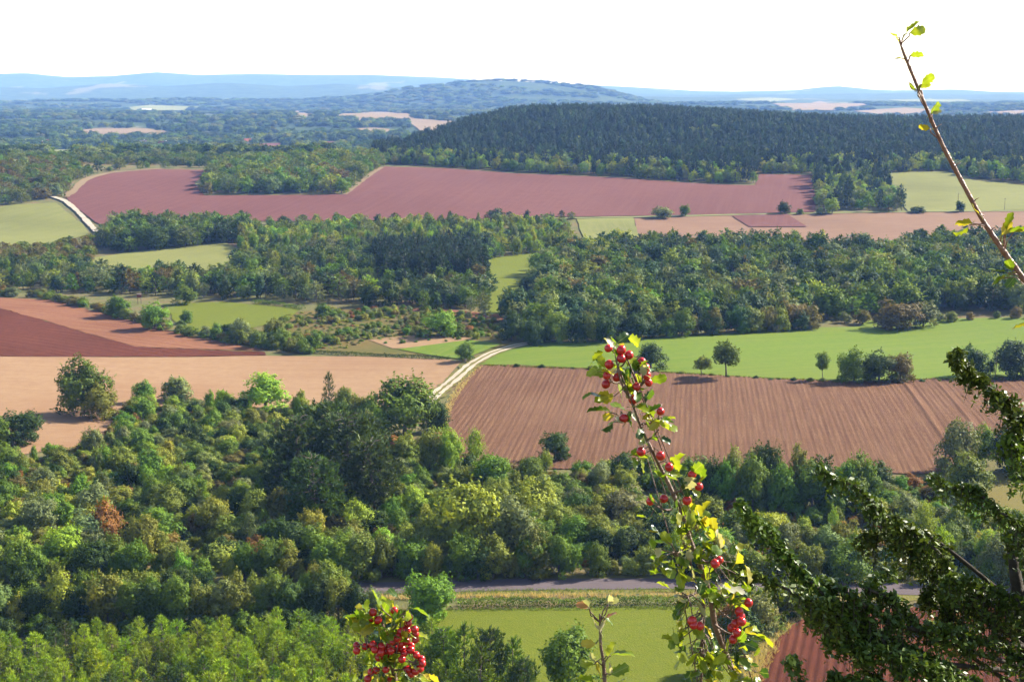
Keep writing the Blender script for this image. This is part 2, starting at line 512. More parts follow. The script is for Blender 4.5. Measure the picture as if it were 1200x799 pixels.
M_sand = field_material('bare_sand', (0.2080, 0.1260, 0.0667), (0.2400, 0.1540, 0.0870), streak=None, fine=0.4, patch_col=(0.1600, 0.1050, 0.0464), bump=0.2)
M_track = field_material('track_chalk', (0.3230, 0.2720, 0.2125), (0.3740, 0.3230, 0.2550), streak=None, fine=1.2, patch=0.1, patch_col=(0.2720, 0.2210, 0.1615), bump=0.2)
M_verge = field_material('verge_grass', (0.0892, 0.0968, 0.0180), (0.1445, 0.1271, 0.0360), streak=None, fine=0.8, bump=0.5, patch_col=(0.1318, 0.1025, 0.0330))
M_road = field_material('asphalt', (0.0850, 0.0672, 0.0723), (0.1020, 0.0804, 0.0850), streak=(0.1190, 0.0984, 0.1003), spacing=0.8, along=0.02, fine=3.0, patch=0.1, bump=0.1, patch_col=(0.0765, 0.0599, 0.0646))
M_farfield = field_material('far_stubble', (0.1721, 0.1200, 0.0683), (0.1976, 0.1440, 0.0840), streak=None, fine=0.02, patch=0.005, bump=0.0, patch_col=(0.1530, 0.1050, 0.0604))
M_farpasture = field_material('far_pasture', (0.1530, 0.1615, 0.0595), (0.1785, 0.1827, 0.0735), streak=None, fine=0.02, patch=0.005, bump=0.0)

field('ploughed_field', 'brown ploughed field with straight furrows beside the chalk track',
      [(518, 500), (526, 474), (540, 450), (563, 428), (600, 428), (750, 435), (900, 444), (1000, 447.5), (1200, 442), (1400, 436), (1400, 505), (1200, 525), (1090, 556), (800, 552), (560, 548), (505, 520)],
      M_plough, 0.22, 0.325, 10.0, FURROW_AZ, furrows)
field('ploughed_field', 'dark red brown ploughed field', [(-120, 356), (0, 362), (100, 391), (160, 407), (310, 412.5), (312, 416.5), (-120, 419)],
      M_darkred, 0.16, 0.9, 10.0, math.radians(-63), lambda u, v: 0.07 * np.sin(2 * np.pi * u / 3.6))
field('ploughed_field', 'light red ploughed strip above the dark red field', [(-120, 344), (0, 349), (60, 351.5), (130, 370), (220, 394), (312, 411), (160, 406.5), (100, 390.5), (0, 361.5), (-120, 355.5)],
      M_lightred, 0.12, 0.9, 10.0, math.radians(-63), lambda u, v: 0.06 * np.sin(2 * np.pi * u / 3.6))
field('stubble_field', 'pale tan stubble field', [(-140, 419.5), (310, 417.2), (420, 418), (520, 421), (541, 424), (516, 452), (500, 478), (440, 492), (300, 500), (150, 500), (125, 518), (60, 528), (-140, 560)],
      M_tan, 0.14, 4.0, 6.0, math.radians(-85))
field('green_field', 'smooth bright green crop field', [(560, 428), (585, 413), (612, 405), (640, 402), (700, 400), (800, 394), (900, 388), (960, 384), (1008, 383), (1012, 376), (1060, 374), (1400, 371), (1400, 435.5), (1200, 441.5), (1000, 447), (900, 443.5), (750, 434.5), (600, 427.5)],
      M_green, 0.14, 5.0, 8.0, math.radians(70))
field('red_field', 'broad red earth field below the wooded hill', [(78, 233), (92, 246), (108, 258), (120, 266), (175, 268), (240, 265), (300, 260), (420, 259), (520, 259), (600, 256), (700, 254.5), (800, 253), (900, 250.5), (955, 249), (960, 206), (890, 205), (885, 218), (830, 217), (720, 209), (600, 204), (520, 198), (450, 196), (407, 229), (330, 229.5), (240, 230), (228, 216), (246, 200), (180, 199), (130, 204), (100, 212)],
      M_redback, 0.5, 10.0, 10.0, math.radians(12))
field('green_field', 'pale green pasture beside the chalk lane', [(-140, 262), (20, 240), (65, 238), (98, 264), (104, 275), (60, 289), (-140, 296)], M_palegreen, 0.35, 10, 10, 0.3)
field('pasture', 'straw coloured pasture between two tree lines', [(92, 305), (180, 292), (262, 284), (288, 296), (280, 324), (150, 330), (106, 318)], M_palegreen, 0.3, 8, 8, 0.3)
field('pasture', 'green paddock behind the red strip', [(190, 357), (260, 354), (352, 362), (337, 375), (290, 386), (236, 391), (207, 379)], M_meadow, 0.2, 6, 6, 0.9)
field('pasture', 'small green plot above the forest', [(676, 257.5), (742, 256), (750, 278), (684, 281)], M_palegreen, 0.45, 8, 8, 0)
field('stubble_field', 'pink bare strip above the forest', [(743, 256.5), (860, 252.5), (934, 250.8), (1400, 246), (1400, 279), (748, 280)], M_pink, 0.35, 10, 10, math.radians(80))
field('red_field', 'small red ploughed plot in the pink strip', [(858, 254), (922, 252), (946, 267), (878, 267)], M_redback, 0.75, 10, 10, math.radians(12))
field('pasture', 'pale green hillside pasture under the pines', [(1026, 203), (1110, 202), (1140, 212), (1200, 218), (1400, 222), (1400, 245), (1200, 247), (1065, 249)], M_palegreen, 0.5, 10, 10, math.radians(80))
field('heath', 'dry brown heath with scattered bushes', [(340, 366), (480, 358), (590, 373), (606, 392), (590, 410), (530, 419), (400, 413), (318, 408), (296, 394)], M_heath, 0.12, 5, 5, 0)
field('bare_ground', 'sandy bare patch on the heath', [(432, 399), (480, 394), (545, 396), (560, 399), (520, 408), (460, 409)], M_sand, 0.26, 5, 5, 0.4)
field('pasture', 'bright green triangle beside the chalk track', [(466, 410), (550, 399), (588, 404), (560, 415), (543, 421.5), (520, 419.5)], M_green, 0.30, 5, 5, 0.4)
field('ploughed_field', 'thin red ploughed strip behind the heath', [(455, 361), (520, 363), (600, 371), (606, 379), (560, 374), (500, 368)], M_lightred, 0.3, 5, 5, 1.2)
field('pasture', 'green glade inside the forest', [(562, 304), (630, 296), (646, 312), (618, 346), (644, 352), (636, 370), (568, 368), (572, 347)], M_meadow, 0.3, 8, 8, 0)
field('meadow', 'mown meadow below the roadside hedge', [(400, 716), (800, 710.5), (912, 711), (890, 742), (860, 800), (840, 900), (540, 900)], M_meadow, 0.06, 3, 3, math.radians(80))
field('ploughed_field', 'small brown ploughed plot near the road', [(935, 728), (1010, 714), (1100, 712), (1330, 712), (1330, 880), (850, 880), (884, 800), (905, 755)], M_darkred, 0.16, 0.3125, 8, math.radians(16), lambda u, v: 0.12 * np.sin(2 * np.pi * u / 1.25))
field('verge', 'tan dry grass bank beside the brown plot', [(900, 716), (940, 724), (905, 755), (884, 800), (850, 880), (820, 880), (858, 800), (882, 745)], M_verge, 0.10, 2, 2, 0.2)
field('pasture', 'dry grass clearing behind the dark branches', [(1120, 572), (1160, 556), (1230, 548), (1330, 545), (1330, 604), (1200, 604), (1140, 596)], M_verge, 0.10, 4, 4, 0.2)

ROADLINE = PP([(-220, 705), (100, 697), (430, 690), (620, 685), (800, 684), (1040, 690), (1200, 695), (1420, 703)])
strip('verge', 'grass verge of the road', ROADLINE, 9.5, M_verge, 0.08)
strip('road', 'grey asphalt country road', ROADLINE, 5.2, M_road, 0.14, edge=0.03)

TRACK = PP([(660, 397), (632, 401), (603, 406), (575, 415), (552, 428), (533, 445), (514, 460), (500, 474), (488, 492)])
strip('track', 'grassy farm track between the fields', TRACK, 5.0, M_verge, 0.30)
d = np.gradient(TRACK, axis=0); d /= np.linalg.norm(d, axis=1)[:, None]; nrm_ = np.stack([-d[:, 1], d[:, 0]], 1)
for s_ in (-1.05, 1.05):
    strip('wheel_rut', 'chalky wheel rut', TRACK + nrm_ * s_, 1.25, M_track, 0.36, edge=0.22)
strip('lane', 'white chalk lane at the edge of the red field', PP([(60, 231), (76, 236), (88, 246), (98, 256), (106, 265), (114, 273)]), 3.2, M_track, 0.8, step=4)
strip('lane', 'chalk path under the hedge trees', PP([(74, 297), (96, 287), (112, 282), (130, 279)]), 2.5, M_track, 0.6, step=4)
strip('verge', 'pale edge of the red field', PP([(404, 229), (426, 212), (448, 197)]), 3.5, M_farfield, 0.7, step=4)
strip('verge', 'pale edge below the red field', PP([(560, 259.5), (700, 256), (860, 252.5), (1000, 250), (1200, 248), (1350, 246)]), 4.0, M_farpasture, 0.6, step=6)
strip('verge', 'pale edge above the red field', PP([(78, 232), (100, 211), (130, 203), (190, 198.5)]), 5.0, M_farfield, 0.7, step=6)

FARFIELDS = [
    ([(86, 154), (110, 151), (170, 151), (208, 156), (180, 162), (130, 163), (96, 160)], M_farfield, 'pale stubble field among far woods'),
    ([(142, 127), (175, 123.5), (240, 126), (215, 130), (160, 131)], M_farpasture, 'pale green far field with a white barn'),
    ([(20, 184), (52, 176), (136, 176), (128, 183), (70, 189)], M_farpasture, 'pale green far field near the red roofed farm'),
    ([(182, 181), (232, 179), (246, 184), (200, 187)], M_farpasture, 'small green field behind the red ridge'),
    ([(395, 137), (428, 132), (462, 132), (486, 140), (565, 145), (562, 149), (480, 144), (420, 142)], M_farfield, 'pink stubble field below the blue ridge'),
    ([(418, 151), (440, 150), (466, 153), (440, 157), (424, 155)], M_farfield, 'small cream field below the pink one'),
    ([(330, 133), (352, 130), (372, 137), (350, 139)], M_farfield, 'small pale plot by the blue ridge'),
    ([(300, 169), (331, 168), (328, 176), (302, 177)], M_redback, 'dark red far plot'),
    ([(370, 167), (430, 165), (436, 171), (368, 173)], M_redback, 'dark red far strip'),
    ([(335, 175), (392, 173), (386, 178), (330, 180)], M_farpasture, 'pale far strip behind the small wood'),
    ([(905, 122), (960, 119), (1020, 123), (980, 130), (930, 130)], M_farfield, 'hazy pink field behind the pine hill'),
    ([(1000, 131), (1060, 127), (1110, 131), (1040, 136)], M_farfield, 'hazy cream field behind the pine hill'),
    ([(1150, 132), (1200, 130), (1260, 132), (1190, 137)], M_farfield, 'hazy tan field beyond the pine ridge'),
    ([(860, 117), (900, 115), (940, 117), (900, 120)], M_farpasture, 'hazy green field behind the pine hill'),
    ([(1040, 118), (1090, 116), (1140, 119), (1090, 122)], M_farpasture, 'hazy pale field under the far round hill'),
]
for poly, mt, lb in FARFIELDS:
    near_ = poly[0][1] > 145
    field('far_field', lb, poly, mt, 0.8 if near_ else 2.0, 16 if near_ else 40, 16 if near_ else 50, 0.0, wobble=6)

#@VEG_BEGIN
# ------------------------------------------------------------------ plant shapes (unit height, unit width)
def fit(buf, base=True):
    V = np.concatenate(buf.V); 
    lo = V.min(0); hi = V.max(0)
    r = np.percentile(np.hypot(V[:, 0], V[:, 1]), 97)
    sc = np.array((0.5 / r, 0.5 / r, 1.0 / hi[2]))
    for i in range(len(buf.V)): buf.V[i] = buf.V[i] * sc
    return sc

def crown_lumps(rng, nc, nl, leaf, rz=0.44, cz=0.56, rmin=0.45, crad=(0.11, 0.2), skirt=0.0, top=1.0, ball=0.35):
    b = Buf()
    C = []; tries = 0
    while len(C) < nc and tries < 4000:
        tries += 1
        dvec = rng.normal(0, 1, 3); dvec /= np.linalg.norm(dvec)
        if dvec[2] < -0.75: continue
        rr = rng.uniform(rmin, 0.88)
        taper = 1.0 if dvec[2] < 0 else top + (1 - top) * (1 - dvec[2])
        c = np.array((0.42 * dvec[0] * rr * taper, 0.42 * dvec[1] * rr * taper, cz + rz * dvec[2] * rr))
        if any(np.linalg.norm(c - q[0]) < 0.6 * crad[0] + 0.03 for q in C): continue
        C.append((c, dvec, rng.uniform(*crad)))
    if skirt:
        for k in range(int(nc * skirt)):
            a = rng.uniform(0, 2 * np.pi); r = rng.uniform(0.2, 0.42)
            C.append((np.array((r * math.cos(a), r * math.sin(a), rng.uniform(0.06, 0.2))), np.array((math.cos(a), math.sin(a), 0.2)), rng.uniform(0.09, 0.15)))
    for c, dv_, rad in C:
        n = int(nl * (rad / 0.155) ** 2)
        D = rng.normal(0, 1, (n, 3)) + dv_ * 0.55 + np.array((0, 0, 0.25))
        D /= np.linalg.norm(D, axis=1)[:, None]
        lump = 1 + 0.18 * np.sin(D[:, 0] * 9 + c[0] * 50) * np.sin(D[:, 1] * 8 + c[1] * 40) 
        pos = c + D * (rad * lump * rng.uniform(0.72, 1.1, n))[:, None] * np.array((1, 1, 0.9))
        lvv = np.clip(0.5 * rng.uniform(0, 1) + 0.5 * rng.uniform(0, 1, n), 0, 1)
        O = pos - np.array((0, 0, cz * .8)); O /= np.linalg.norm(O, axis=1)[:, None] + 1e-9
        b.leaves(pos, D * (1 - ball) + O * ball, leaf, rng, 1.15, 0.2, 0, lvv)
    # added inner leaves that block light; darker tones deepen the gaps
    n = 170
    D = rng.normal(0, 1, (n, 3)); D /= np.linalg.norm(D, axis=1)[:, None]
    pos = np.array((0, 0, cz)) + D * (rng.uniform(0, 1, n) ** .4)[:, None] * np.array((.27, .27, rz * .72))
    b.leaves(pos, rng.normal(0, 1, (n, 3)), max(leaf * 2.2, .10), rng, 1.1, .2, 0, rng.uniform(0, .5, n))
    # shoots that break the outline
    for c, dv_, rad in C:
        if dv_[2] < -.2: continue
        for q in range(int(rng.integers(1, 4))):
            d2 = dv_ + rng.normal(0, .5, 3) + np.array((0, 0, .55)); d2 /= np.linalg.norm(d2)
            n = int(rng.integers(5, 10)); st = c + d2 * rad * .9
            tt = np.linspace(0, 1, n)[:, None]
            pos = st + d2 * tt * rad * rng.uniform(.35, .8) + rng.normal(0, .008, (n, 3))
            b.leaves(pos, np.tile(d2 * .4 + np.array((.3, 0, .5)), (n, 1)), leaf * .8, rng, 1.3, .6, 0, rng.uniform(.3, 1, n))
    return b, C

def trunk_buf(rng, C, r0=0.03, fork=0.3, lean=0.03):
    t = Buf()
    lx, ly = rng.normal(0, lean, 2)
    pts = np.array([(0, 0, -0.04), (lx * .3, ly * .3, fork * .5), (lx, ly, fork), (lx * 1.3, ly * 1.3, 0.62)])
    t.tube(pts, [r0 * 1.25, r0, r0 * .8, r0 * .3], 7, 0)
    idx = rng.permutation(len(C))[:7]
    for i in idx:
        c = C[i][0]
        a = pts[2] + (pts[3] - pts[2]) * rng.uniform(0, .6) - np.array((0, 0, .05))
        m = (a + c) / 2 + np.array((0, 0, -0.03))
        t.tube([a, m, c], [r0 * .5, r0 * .33, r0 * .12], 5, 0)
    return t

def needles(b, pts, dirs, L, w, rng, n=8, spread=0.55, lv0=None):
    m = len(pts)
    Pp = np.repeat(pts, n, 0); D = np.repeat(dirs, n, 0) + rng.normal(0, spread, (m * n, 3))
    D /= np.linalg.norm(D, axis=1)[:, None]
    A = np.cross(D, rng.normal(0, 1, (m * n, 3))); A /= np.linalg.norm(A, axis=1)[:, None]
    l = L * rng.uniform(.7, 1.25, m * n)[:, None]
    V = np.stack([Pp - A * w, Pp + A * w, Pp + D * l + A * w * .25, Pp + D * l - A * w * .25], 1).reshape(-1, 3)
    i = np.arange(m * n)[:, None] * 4
    lv = np.repeat(np.clip(np.repeat(rng.uniform(0, .7, m), n) + rng.uniform(-.1, .4, m * n), 0, 1), 4)
    b.add(V, i + np.arange(4)[None], None, 0, lv)

def pine_shape(seed, whorls, per, tuft, L, w, n, shape=0.8, lo=0.08, rmax=0.44, up=0.9, round_top=0.0):
    rng = np.random.default_rng(seed)
    b = Buf(); t = Buf()
    t.tube([(0, 0, -0.03), (rng.normal(0, .01), rng.normal(0, .01), .5), (0, 0, .95)], [.022, .015, .005], 6, 0)
    P_ = []; D_ = []
    for k in range(whorls):
        h = lo + (0.97 - lo) * (k + rng.uniform(-.3, .3)) / whorls
        h = min(max(h, lo), .96)
        f = (h - lo) / (1 - lo)
        R = rmax * ((1 - f) ** shape) * (0.75 + 0.25 * min(1, f * 5)) + .04
        if round_top: R = rmax * math.sqrt(max(0.03, 1 - (max(0, f - .35) / .68) ** 2)) * (0.55 + 0.45 * min(1, f * 2.5))
        a0 = rng.uniform(0, 6.28)
        for j in range(per):
            a = a0 + 2 * np.pi * j / per + rng.normal(0, .2)
            r = R * rng.uniform(.72, 1.12)
            end = np.array((math.cos(a) * r, math.sin(a) * r, h + rng.uniform(-.02, .05)))
            if rng.uniform() < 0.5: t.tube([(0, 0, h - .02), end * np.array((.6, .6, 1)), end], [.006, .004, .002], 4, 0)
            m = max(2, int(tuft * (0.35 + r / rmax)))
            for q in range(m):
                s = rng.uniform(.35, 1.05)
                p = np.array((end[0] * s, end[1] * s, h + (end[2] - h) * s + rng.normal(0, .018))) + rng.normal(0, .02, 3)
                P_.append(p); D_.append(np.array((math.cos(a) * .7, math.sin(a) * .7, up)) + rng.normal(0, .25, 3))
    for q in range(5): P_.append(np.array((rng.normal(0, .012), rng.normal(0, .012), .93 + .012 * q))); D_.append(np.array((0, 0, 1.0)))
    needles(b, np.array(P_), np.array(D_), L, w, rng, n)
    return b, t

def merge(b, t):
    """crown + trunk as one mesh for plants too small to show parts"""
    for V, lv in zip(t.V, t.lv): b.V.append(V); b.lv.append(lv)
    for q in t.Q: b.Q.append(q + b.n); b.qm.append(np.ones(len(q), int))
    for q in t.T: b.T.append(q + b.n); b.tm.append(np.ones(len(q), int))
    b.n += t.n
    return b

PROTO = {}
def make_protos():
    pr = []
    for s in range(9):
        rng = np.random.default_rng(100 + s)
        b, C = crown_lumps(rng, 44, 112, 0.044, rz=0.50, cz=0.50, rmin=.35, crad=(.08, .19), skirt=[.3, .15, .22][s % 3], top=[1, .8, .65][s % 3])
        sc = fit(b)
        t = trunk_buf(rng, C, 0.028)
        for i in range(len(t.V)): t.V[i] = t.V[i] * np.array((sc[0], sc[1], sc[2]))
        pr.append((b.mesh('broadleaf_crown', [LEAF]), t.mesh('broadleaf_trunk', [BARK], True)))
    PROTO['broad'] = pr
    pr = []
    for s in range(3):      # slim poplar-like
        rng = np.random.default_rng(140 + s)
        b, C = crown_lumps(rng, 36, 70, 0.035, rz=0.46, cz=0.54, crad=(0.09, 0.15), top=.45)
        sc = fit(b); t = trunk_buf(rng, C, 0.02, .2, .01)
        for i in range(len(t.V)): t.V[i] = t.V[i] * np.array((sc[0], sc[1], sc[2]))
        pr.append((b.mesh('slim_crown', [LEAF]), t.mesh('slim_trunk', [BARK], True)))
    PROTO['slim'] = pr
    pr = []
    for s in range(3):      # open crown showing sky and limbs
        rng = np.random.default_rng(160 + s)
        b, C = crown_lumps(rng, 34, 95, 0.05, rz=0.38, cz=0.62, crad=(0.08, 0.15), rmin=.3, top=.8)
        sc = fit(b); t = trunk_buf(rng, C, 0.022, .33, .02)
        for i in range(len(t.V)): t.V[i] = t.V[i] * np.array((sc[0], sc[1], sc[2]))
        pr.append((b.mesh('open_crown', [LEAF]), t.mesh('open_trunk', [BARK], True)))
    PROTO['open'] = pr
    pr = []
    for s in range(7):
        rng = np.random.default_rng(200 + s)
        b, C = crown_lumps(rng, 26, 80, 0.058, rz=0.5, cz=0.42, crad=(0.09, 0.22), skirt=0.3, top=[1, .7][s % 2])
        sc = fit(b); t = trunk_buf(rng, C, 0.025, .15, .05)
        for i in range(len(t.V)): t.V[i] = t.V[i] * np.array((sc[0], sc[1], sc[2]))
        for i in range(len(b.V)): b.V[i][:, 2] = np.maximum(b.V[i][:, 2], -0.03)
        pr.append(merge(b, t).mesh('shrub', [LEAF, BARK]))
    PROTO['shrub'] = pr
    PROTO['young_pine'] = []
    for s in range(5):
        b, t = pine_shape(300 + s, 11, 6, 3, 0.10, 0.0085, 8, lo=.05, rmax=.36)
        fit(b); PROTO['young_pine'].append((b.mesh('pine_crown', [NEEDLE]), t.mesh('pine_trunk', [BARK], True)))
    PROTO['big_pine'] = []
    for s in range(4):
        b, t = pine_shape(330 + s, 17, 8, 6, 0.062, 0.008, 10, lo=.14, rmax=.4, up=.7, round_top=1.0)
        fit(b); PROTO['big_pine'].append((b.mesh('pine_crown', [NEEDLE]), t.mesh('pine_trunk', [BARK], True)))
    PROTO['far_broad'] = []
    for s in range(7):
        rng = np.random.default_rng(400 + s)
        b, C = crown_lumps(rng, 22, 34, 0.075, rz=0.47, cz=0.52, crad=(.11,.23), ball=.55, skirt=0.3, top=[1, .75, .6][s % 3])
        sc = fit(b); t = trunk_buf(rng, C, 0.03)
        for i in range(len(t.V)): t.V[i] = t.V[i] * np.array((sc[0], sc[1], sc[2]))
        PROTO['far_broad'].append(merge(b, t).mesh('far_tree', [LEAF_FAR, BARK]))
    PROTO['far_pine'] = []
    for s in range(5):
        b, t = pine_shape(450 + s, 9, 5, 2, 0.14, 0.024, 5, lo=.18, rmax=.4, up=.4, shape=.6, round_top=s % 2)
        fit(b); PROTO['far_pine'].append(merge(b, t).mesh('far_pine', [NEEDLE, BARK]))
make_protos()

TINT = dict(
    dark=(.034, .060, .010), mid=(.080, .128, .012), green=(.092, .165, .014), lime=(.170, .245, .020), olive=(.120, .146, .020),
    yellow=(.195, .222, .026), grey=(.130, .155, .058), rust=(.190, .088, .024), brown=(.120, .098, .024), blue=(.042, .072, .030),
    pine=(.048, .080, .018), young=(.195, .275, .016), sage=(.120, .150, .048), hill=(.020, .036, .020), hillblue=(.026, .046, .026))
WORD = dict(dark='dark green', mid='mid green', green='fresh green', lime='bright lime green', olive='olive green', yellow='yellow green', grey='grey green',
            rust='rust brown', brown='dull brown', blue='blue green', pine='deep green', young='yellowish green', sage='sage green', hill='very dark', hillblue='dark blue green')

def tint(name, rng, j=0.12):
    c = np.array(TINT[name]) * 1.25 * (1 + rng.normal(0, j)) * (1 + rng.normal(0, j * .5, 3))
    return [float(v) for v in np.clip(c, 0.004, 0.6)]

def cam_depth(x, y, z): return y * math.cos(PITCH) + (CAM[2] - z) * math.sin(PITCH)
def metres(px_size, x, y): return px_size * cam_depth(x, y, float(H(x, y))) / F

NAMES = dict(broad='broadleaf_tree', slim='poplar_tree', open='broadleaf_tree', shrub='shrub', young_pine='pine_tree', big_pine='pine_tree', far_broad='forest_tree', far_pine='conifer_tree')
CATS = dict(broad='tree', slim='tree', open='tree', shrub='shrub', young_pine='pine tree', big_pine='pine tree', far_broad='forest tree', far_pine='conifer')

def plant(kind, x, y, h, w, tn, label, group=None, rng=RNG, var=None, sink=0.0):
    z = float(H(x, y)) - sink
    protos = PROTO[kind]
    p = protos[(var if var is not None else int(rng.integers(len(protos)))) % len(protos)]
    tc = tint(tn, rng)
    if isinstance(p, tuple):
        o = link(NAMES[kind], None)
        o.empty_display_size = 0.3
        c = link('crown', p[0], o); c['tint'] = tc
        link('trunk', p[1], o)
    else:
        o = link(NAMES[kind], p); o['tint'] = tc
    o.location = (x, y, z); o.scale = (w, w * rng.uniform(.9, 1.1), h); o.rotation_euler = (rng.normal(0, .03), rng.normal(0, .03), rng.uniform(0, 6.28))
    tag(o, label, CATS[kind], group)
    return o

def gn_scatter(name, label, cat, pts, rot, scl, idx, tints, protos):
    """one mass of look-alike plants: points that carry the plant shapes"""
    me = bpy.data.meshes.new(name)
    n = len(pts)
    me.vertices.add(n); me.vertices.foreach_set('co', np.asarray(pts, np.float32).ravel())
    def attr(nm, tp, key, arr):
        a = me.attributes.new(nm, tp, 'POINT'); a.data.foreach_set(key, np.asarray(arr).ravel())
    attr('rot', 'FLOAT_VECTOR', 'vector', np.asarray(rot, np.float32)); attr('scl', 'FLOAT_VECTOR', 'vector', np.asarray(scl, np.float32))
    attr('tint', 'FLOAT_VECTOR', 'vector', np.asarray(tints, np.float32)); attr('pick', 'INT', 'value', np.asarray(idx, np.int32))
    o = link(name, me)
    ng = bpy.data.node_groups.new(name, 'GeometryNodeTree')
    ng.interface.new_socket('Geometry', in_out='INPUT', socket_type='NodeSocketGeometry')
    ng.interface.new_socket('Geometry', in_out='OUTPUT', socket_type='NodeSocketGeometry')
    gi = ng.nodes.new('NodeGroupInput'); go = ng.nodes.new('NodeGroupOutput')
    ip = ng.nodes.new('GeometryNodeInstanceOnPoints'); jn = ng.nodes.new('GeometryNodeJoinGeometry')
    for q in protos:
        oi = ng.nodes.new('GeometryNodeObjectInfo'); oi.transform_space = 'ORIGINAL'
        oi.inputs['Object'].default_value = q; oi.inputs['As Instance'].default_value = True
        ng.links.new(oi.outputs['Geometry'], jn.inputs[0])
    def named(nm, tp):
        a = ng.nodes.new('GeometryNodeInputNamedAttribute'); a.data_type = tp; a.inputs['Name'].default_value = nm
        return a.outputs['Attribute']
    ng.links.new(gi.outputs[0], ip.inputs['Points']); ng.links.new(jn.outputs[0], ip.inputs['Instance'])
    ip.inputs['Pick Instance'].default_value = True
    ng.links.new(named('pick', 'INT'), ip.inputs['Instance Index'])
    ng.links.new(named('rot', 'FLOAT_VECTOR'), ip.inputs['Rotation']); ng.links.new(named('scl', 'FLOAT_VECTOR'), ip.inputs['Scale'])
    ng.links.new(ip.outputs[0], go.inputs[0])
    md = o.modifiers.new('plants', 'NODES'); md.node_group = ng
    tag(o, label, cat, kind='stuff')
    return o

def jitter_points(poly, spacing, rng, jit=0.42):
    poly = np.asarray(poly)
    lo = poly.min(0); hi = poly.max(0)
    nx = int((hi[0] - lo[0]) / spacing) + 2; ny = int((hi[1] - lo[1]) / (spacing * .87)) + 2
    i, j = np.meshgrid(np.arange(nx), np.arange(ny), indexing='ij')
    X = lo[0] + (i + .5 * (j % 2)) * spacing + rng.uniform(-jit, jit, i.shape) * spacing
    Y = lo[1] + j * spacing * .87 + rng.uniform(-jit, jit, i.shape) * spacing
    k = in_poly(X, Y, poly)
    return X[k], Y[k]

def pix(x, y, z):
    """photo pixel of a world point"""
    v = np.array((x, y, z)) - CAM
    dz = v[1] * math.cos(PITCH) - v[2] * math.sin(PITCH); up = v[1] * math.sin(PITCH) + v[2] * math.cos(PITCH)
    return 600 + F * v[0] / dz, 399.5 - F * up / dz

def pick_tint(rng, table):
    names = [t[0] for t in table]; w = np.array([t[1] for t in table], float)
    return names[int(rng.choice(len(names), p=w / w.sum()))]

MARK_NAMES = {
    'big round green tree at the lower end of the chalk track': 'big round track tree',
    'tall dark crowned tree at the corner of the tan stubble field': 'tall stubble corner tree',
    'bright yellow green tree on the edge of the tan stubble field': 'yellow green stubble edge tree',
    'thin dark conifer standing above the stubble field edge': 'thin dark conifer',
    'dark full pine in the tall clump amid the scrub': 'dark pine clump',
    'rust brown dying tree in the scrub': 'rust brown tree',
    'bright lime tree below the corner of the ploughed field': 'bright lime tree',
    'very dark round tree on the ploughed field edge': 'dark round field edge tree',
    'large yellow green tree above the road': 'large yellow green tree',
    'grey green dome shaped willow amid the scrub': 'dome shaped willow',
    'round olive yellow tree beside the dry grass clearing': 'round olive clearing tree',
    'slim bright green poplar behind the dark branches': 'slim green poplar',
    'small lime tree on the rusty open scrub': 'small lime tree of the rusty scrub',
    'round bright green tree standing between road and meadow': 'round meadow edge tree',
    'round dark green tree standing in the meadow': 'round meadow tree',
    'wide brownish oak above the green field': 'wide brownish oak',
    'dark tree at the top end of the chalk track': 'dark track end tree',
    'round green tree on the dry heath': 'round heath tree',
    'round tree casting its shadow on the red strip': 'round red strip tree',
    'round tree at the far side of the green paddock': 'round paddock tree',
    'round tree at the foot of the red field above the pasture': 'round tree above the straw pasture',
    'blue green bush tree at the foot of the red field': 'blue green red field bush',
    'dark round tree alone in the red field corner': 'lone dark red field tree',
    'small dark tree at the foot of the hillside pasture': 'small hillside pasture tree',
}
def near_mark(x, y):
    if not MARKS: return ''
    q = min(MARKS, key=lambda m: (m[0] - x) ** 2 + (m[1] - y) ** 2)
    dd = math.hypot(q[0] - x, q[1] - y)
    if dd > 0.12 * y: return ''
    return (' beside the ' if dd < 0.05 * y else ' near the ') + q[2]
def size_word(h, lo, hi, w):
    t = (h - lo) / (hi - lo + 1e-6); r = w / h
    return ('tall ' if t > .7 else 'low ' if t < .3 else '') 

# ---- trees the photograph shows one by one: (base px, base row, height px, width px, kind, tint, label)
BIG = []
MARKS = []
def one(px, py, hp, wp, kind, tn, label, group=None, var=None):
    x, y = P(px, py)
    h = metres(hp, x, y); w = metres(wp, x, y)
    BIG.append((x, y, w * .5))
    if label in MARK_NAMES: MARKS.append((x, y, MARK_NAMES[label]))
    return plant(kind, x, y, h * 1.03, w, tn, label, group, var=var)

one(474, 513, 80, 84, 'broad', 'mid', 'big round green tree at the lower end of the chalk track', var=4)
one(512, 505, 42, 34, 'broad', 'dark', 'dark bushy tree leaning on the big round tree by the track', var=0)
one(100, 486, 73, 66, 'broad', 'mid', 'tall dark crowned tree at the corner of the tan stubble field', var=1)
one(118, 490, 44, 44, 'broad', 'olive', 'low olive tree under the tall tree at the stubble corner', var=0)
one(25, 520, 44, 52, 'broad', 'dark', 'dark round tree on the stubble edge opposite the tall corner tree', var=3)
one(-4, 525, 40, 40, 'broad', 'mid', 'mid green tree beside the dark round stubble edge tree', var=2)
one(312, 482, 50, 66, 'broad', 'lime', 'bright yellow green tree on the edge of the tan stubble field', var=7)
one(207, 470, 31, 40, 'shrub', 'grey', 'grey bare looking bush on the edge of the tan stubble field')
one(169, 472, 28, 30, 'broad', 'green', 'small round green tree between the corner tree and the grey bush', var=2)
one(262, 478, 24, 26, 'shrub', 'lime', 'small lime bush between the grey bush and the yellow green tree')
one(386, 484, 50, 20, 'young_pine', 'pine', 'thin dark conifer standing above the stubble field edge')
one(404, 486, 34, 34, 'broad', 'olive', 'olive tree beside the thin dark conifer', var=5)
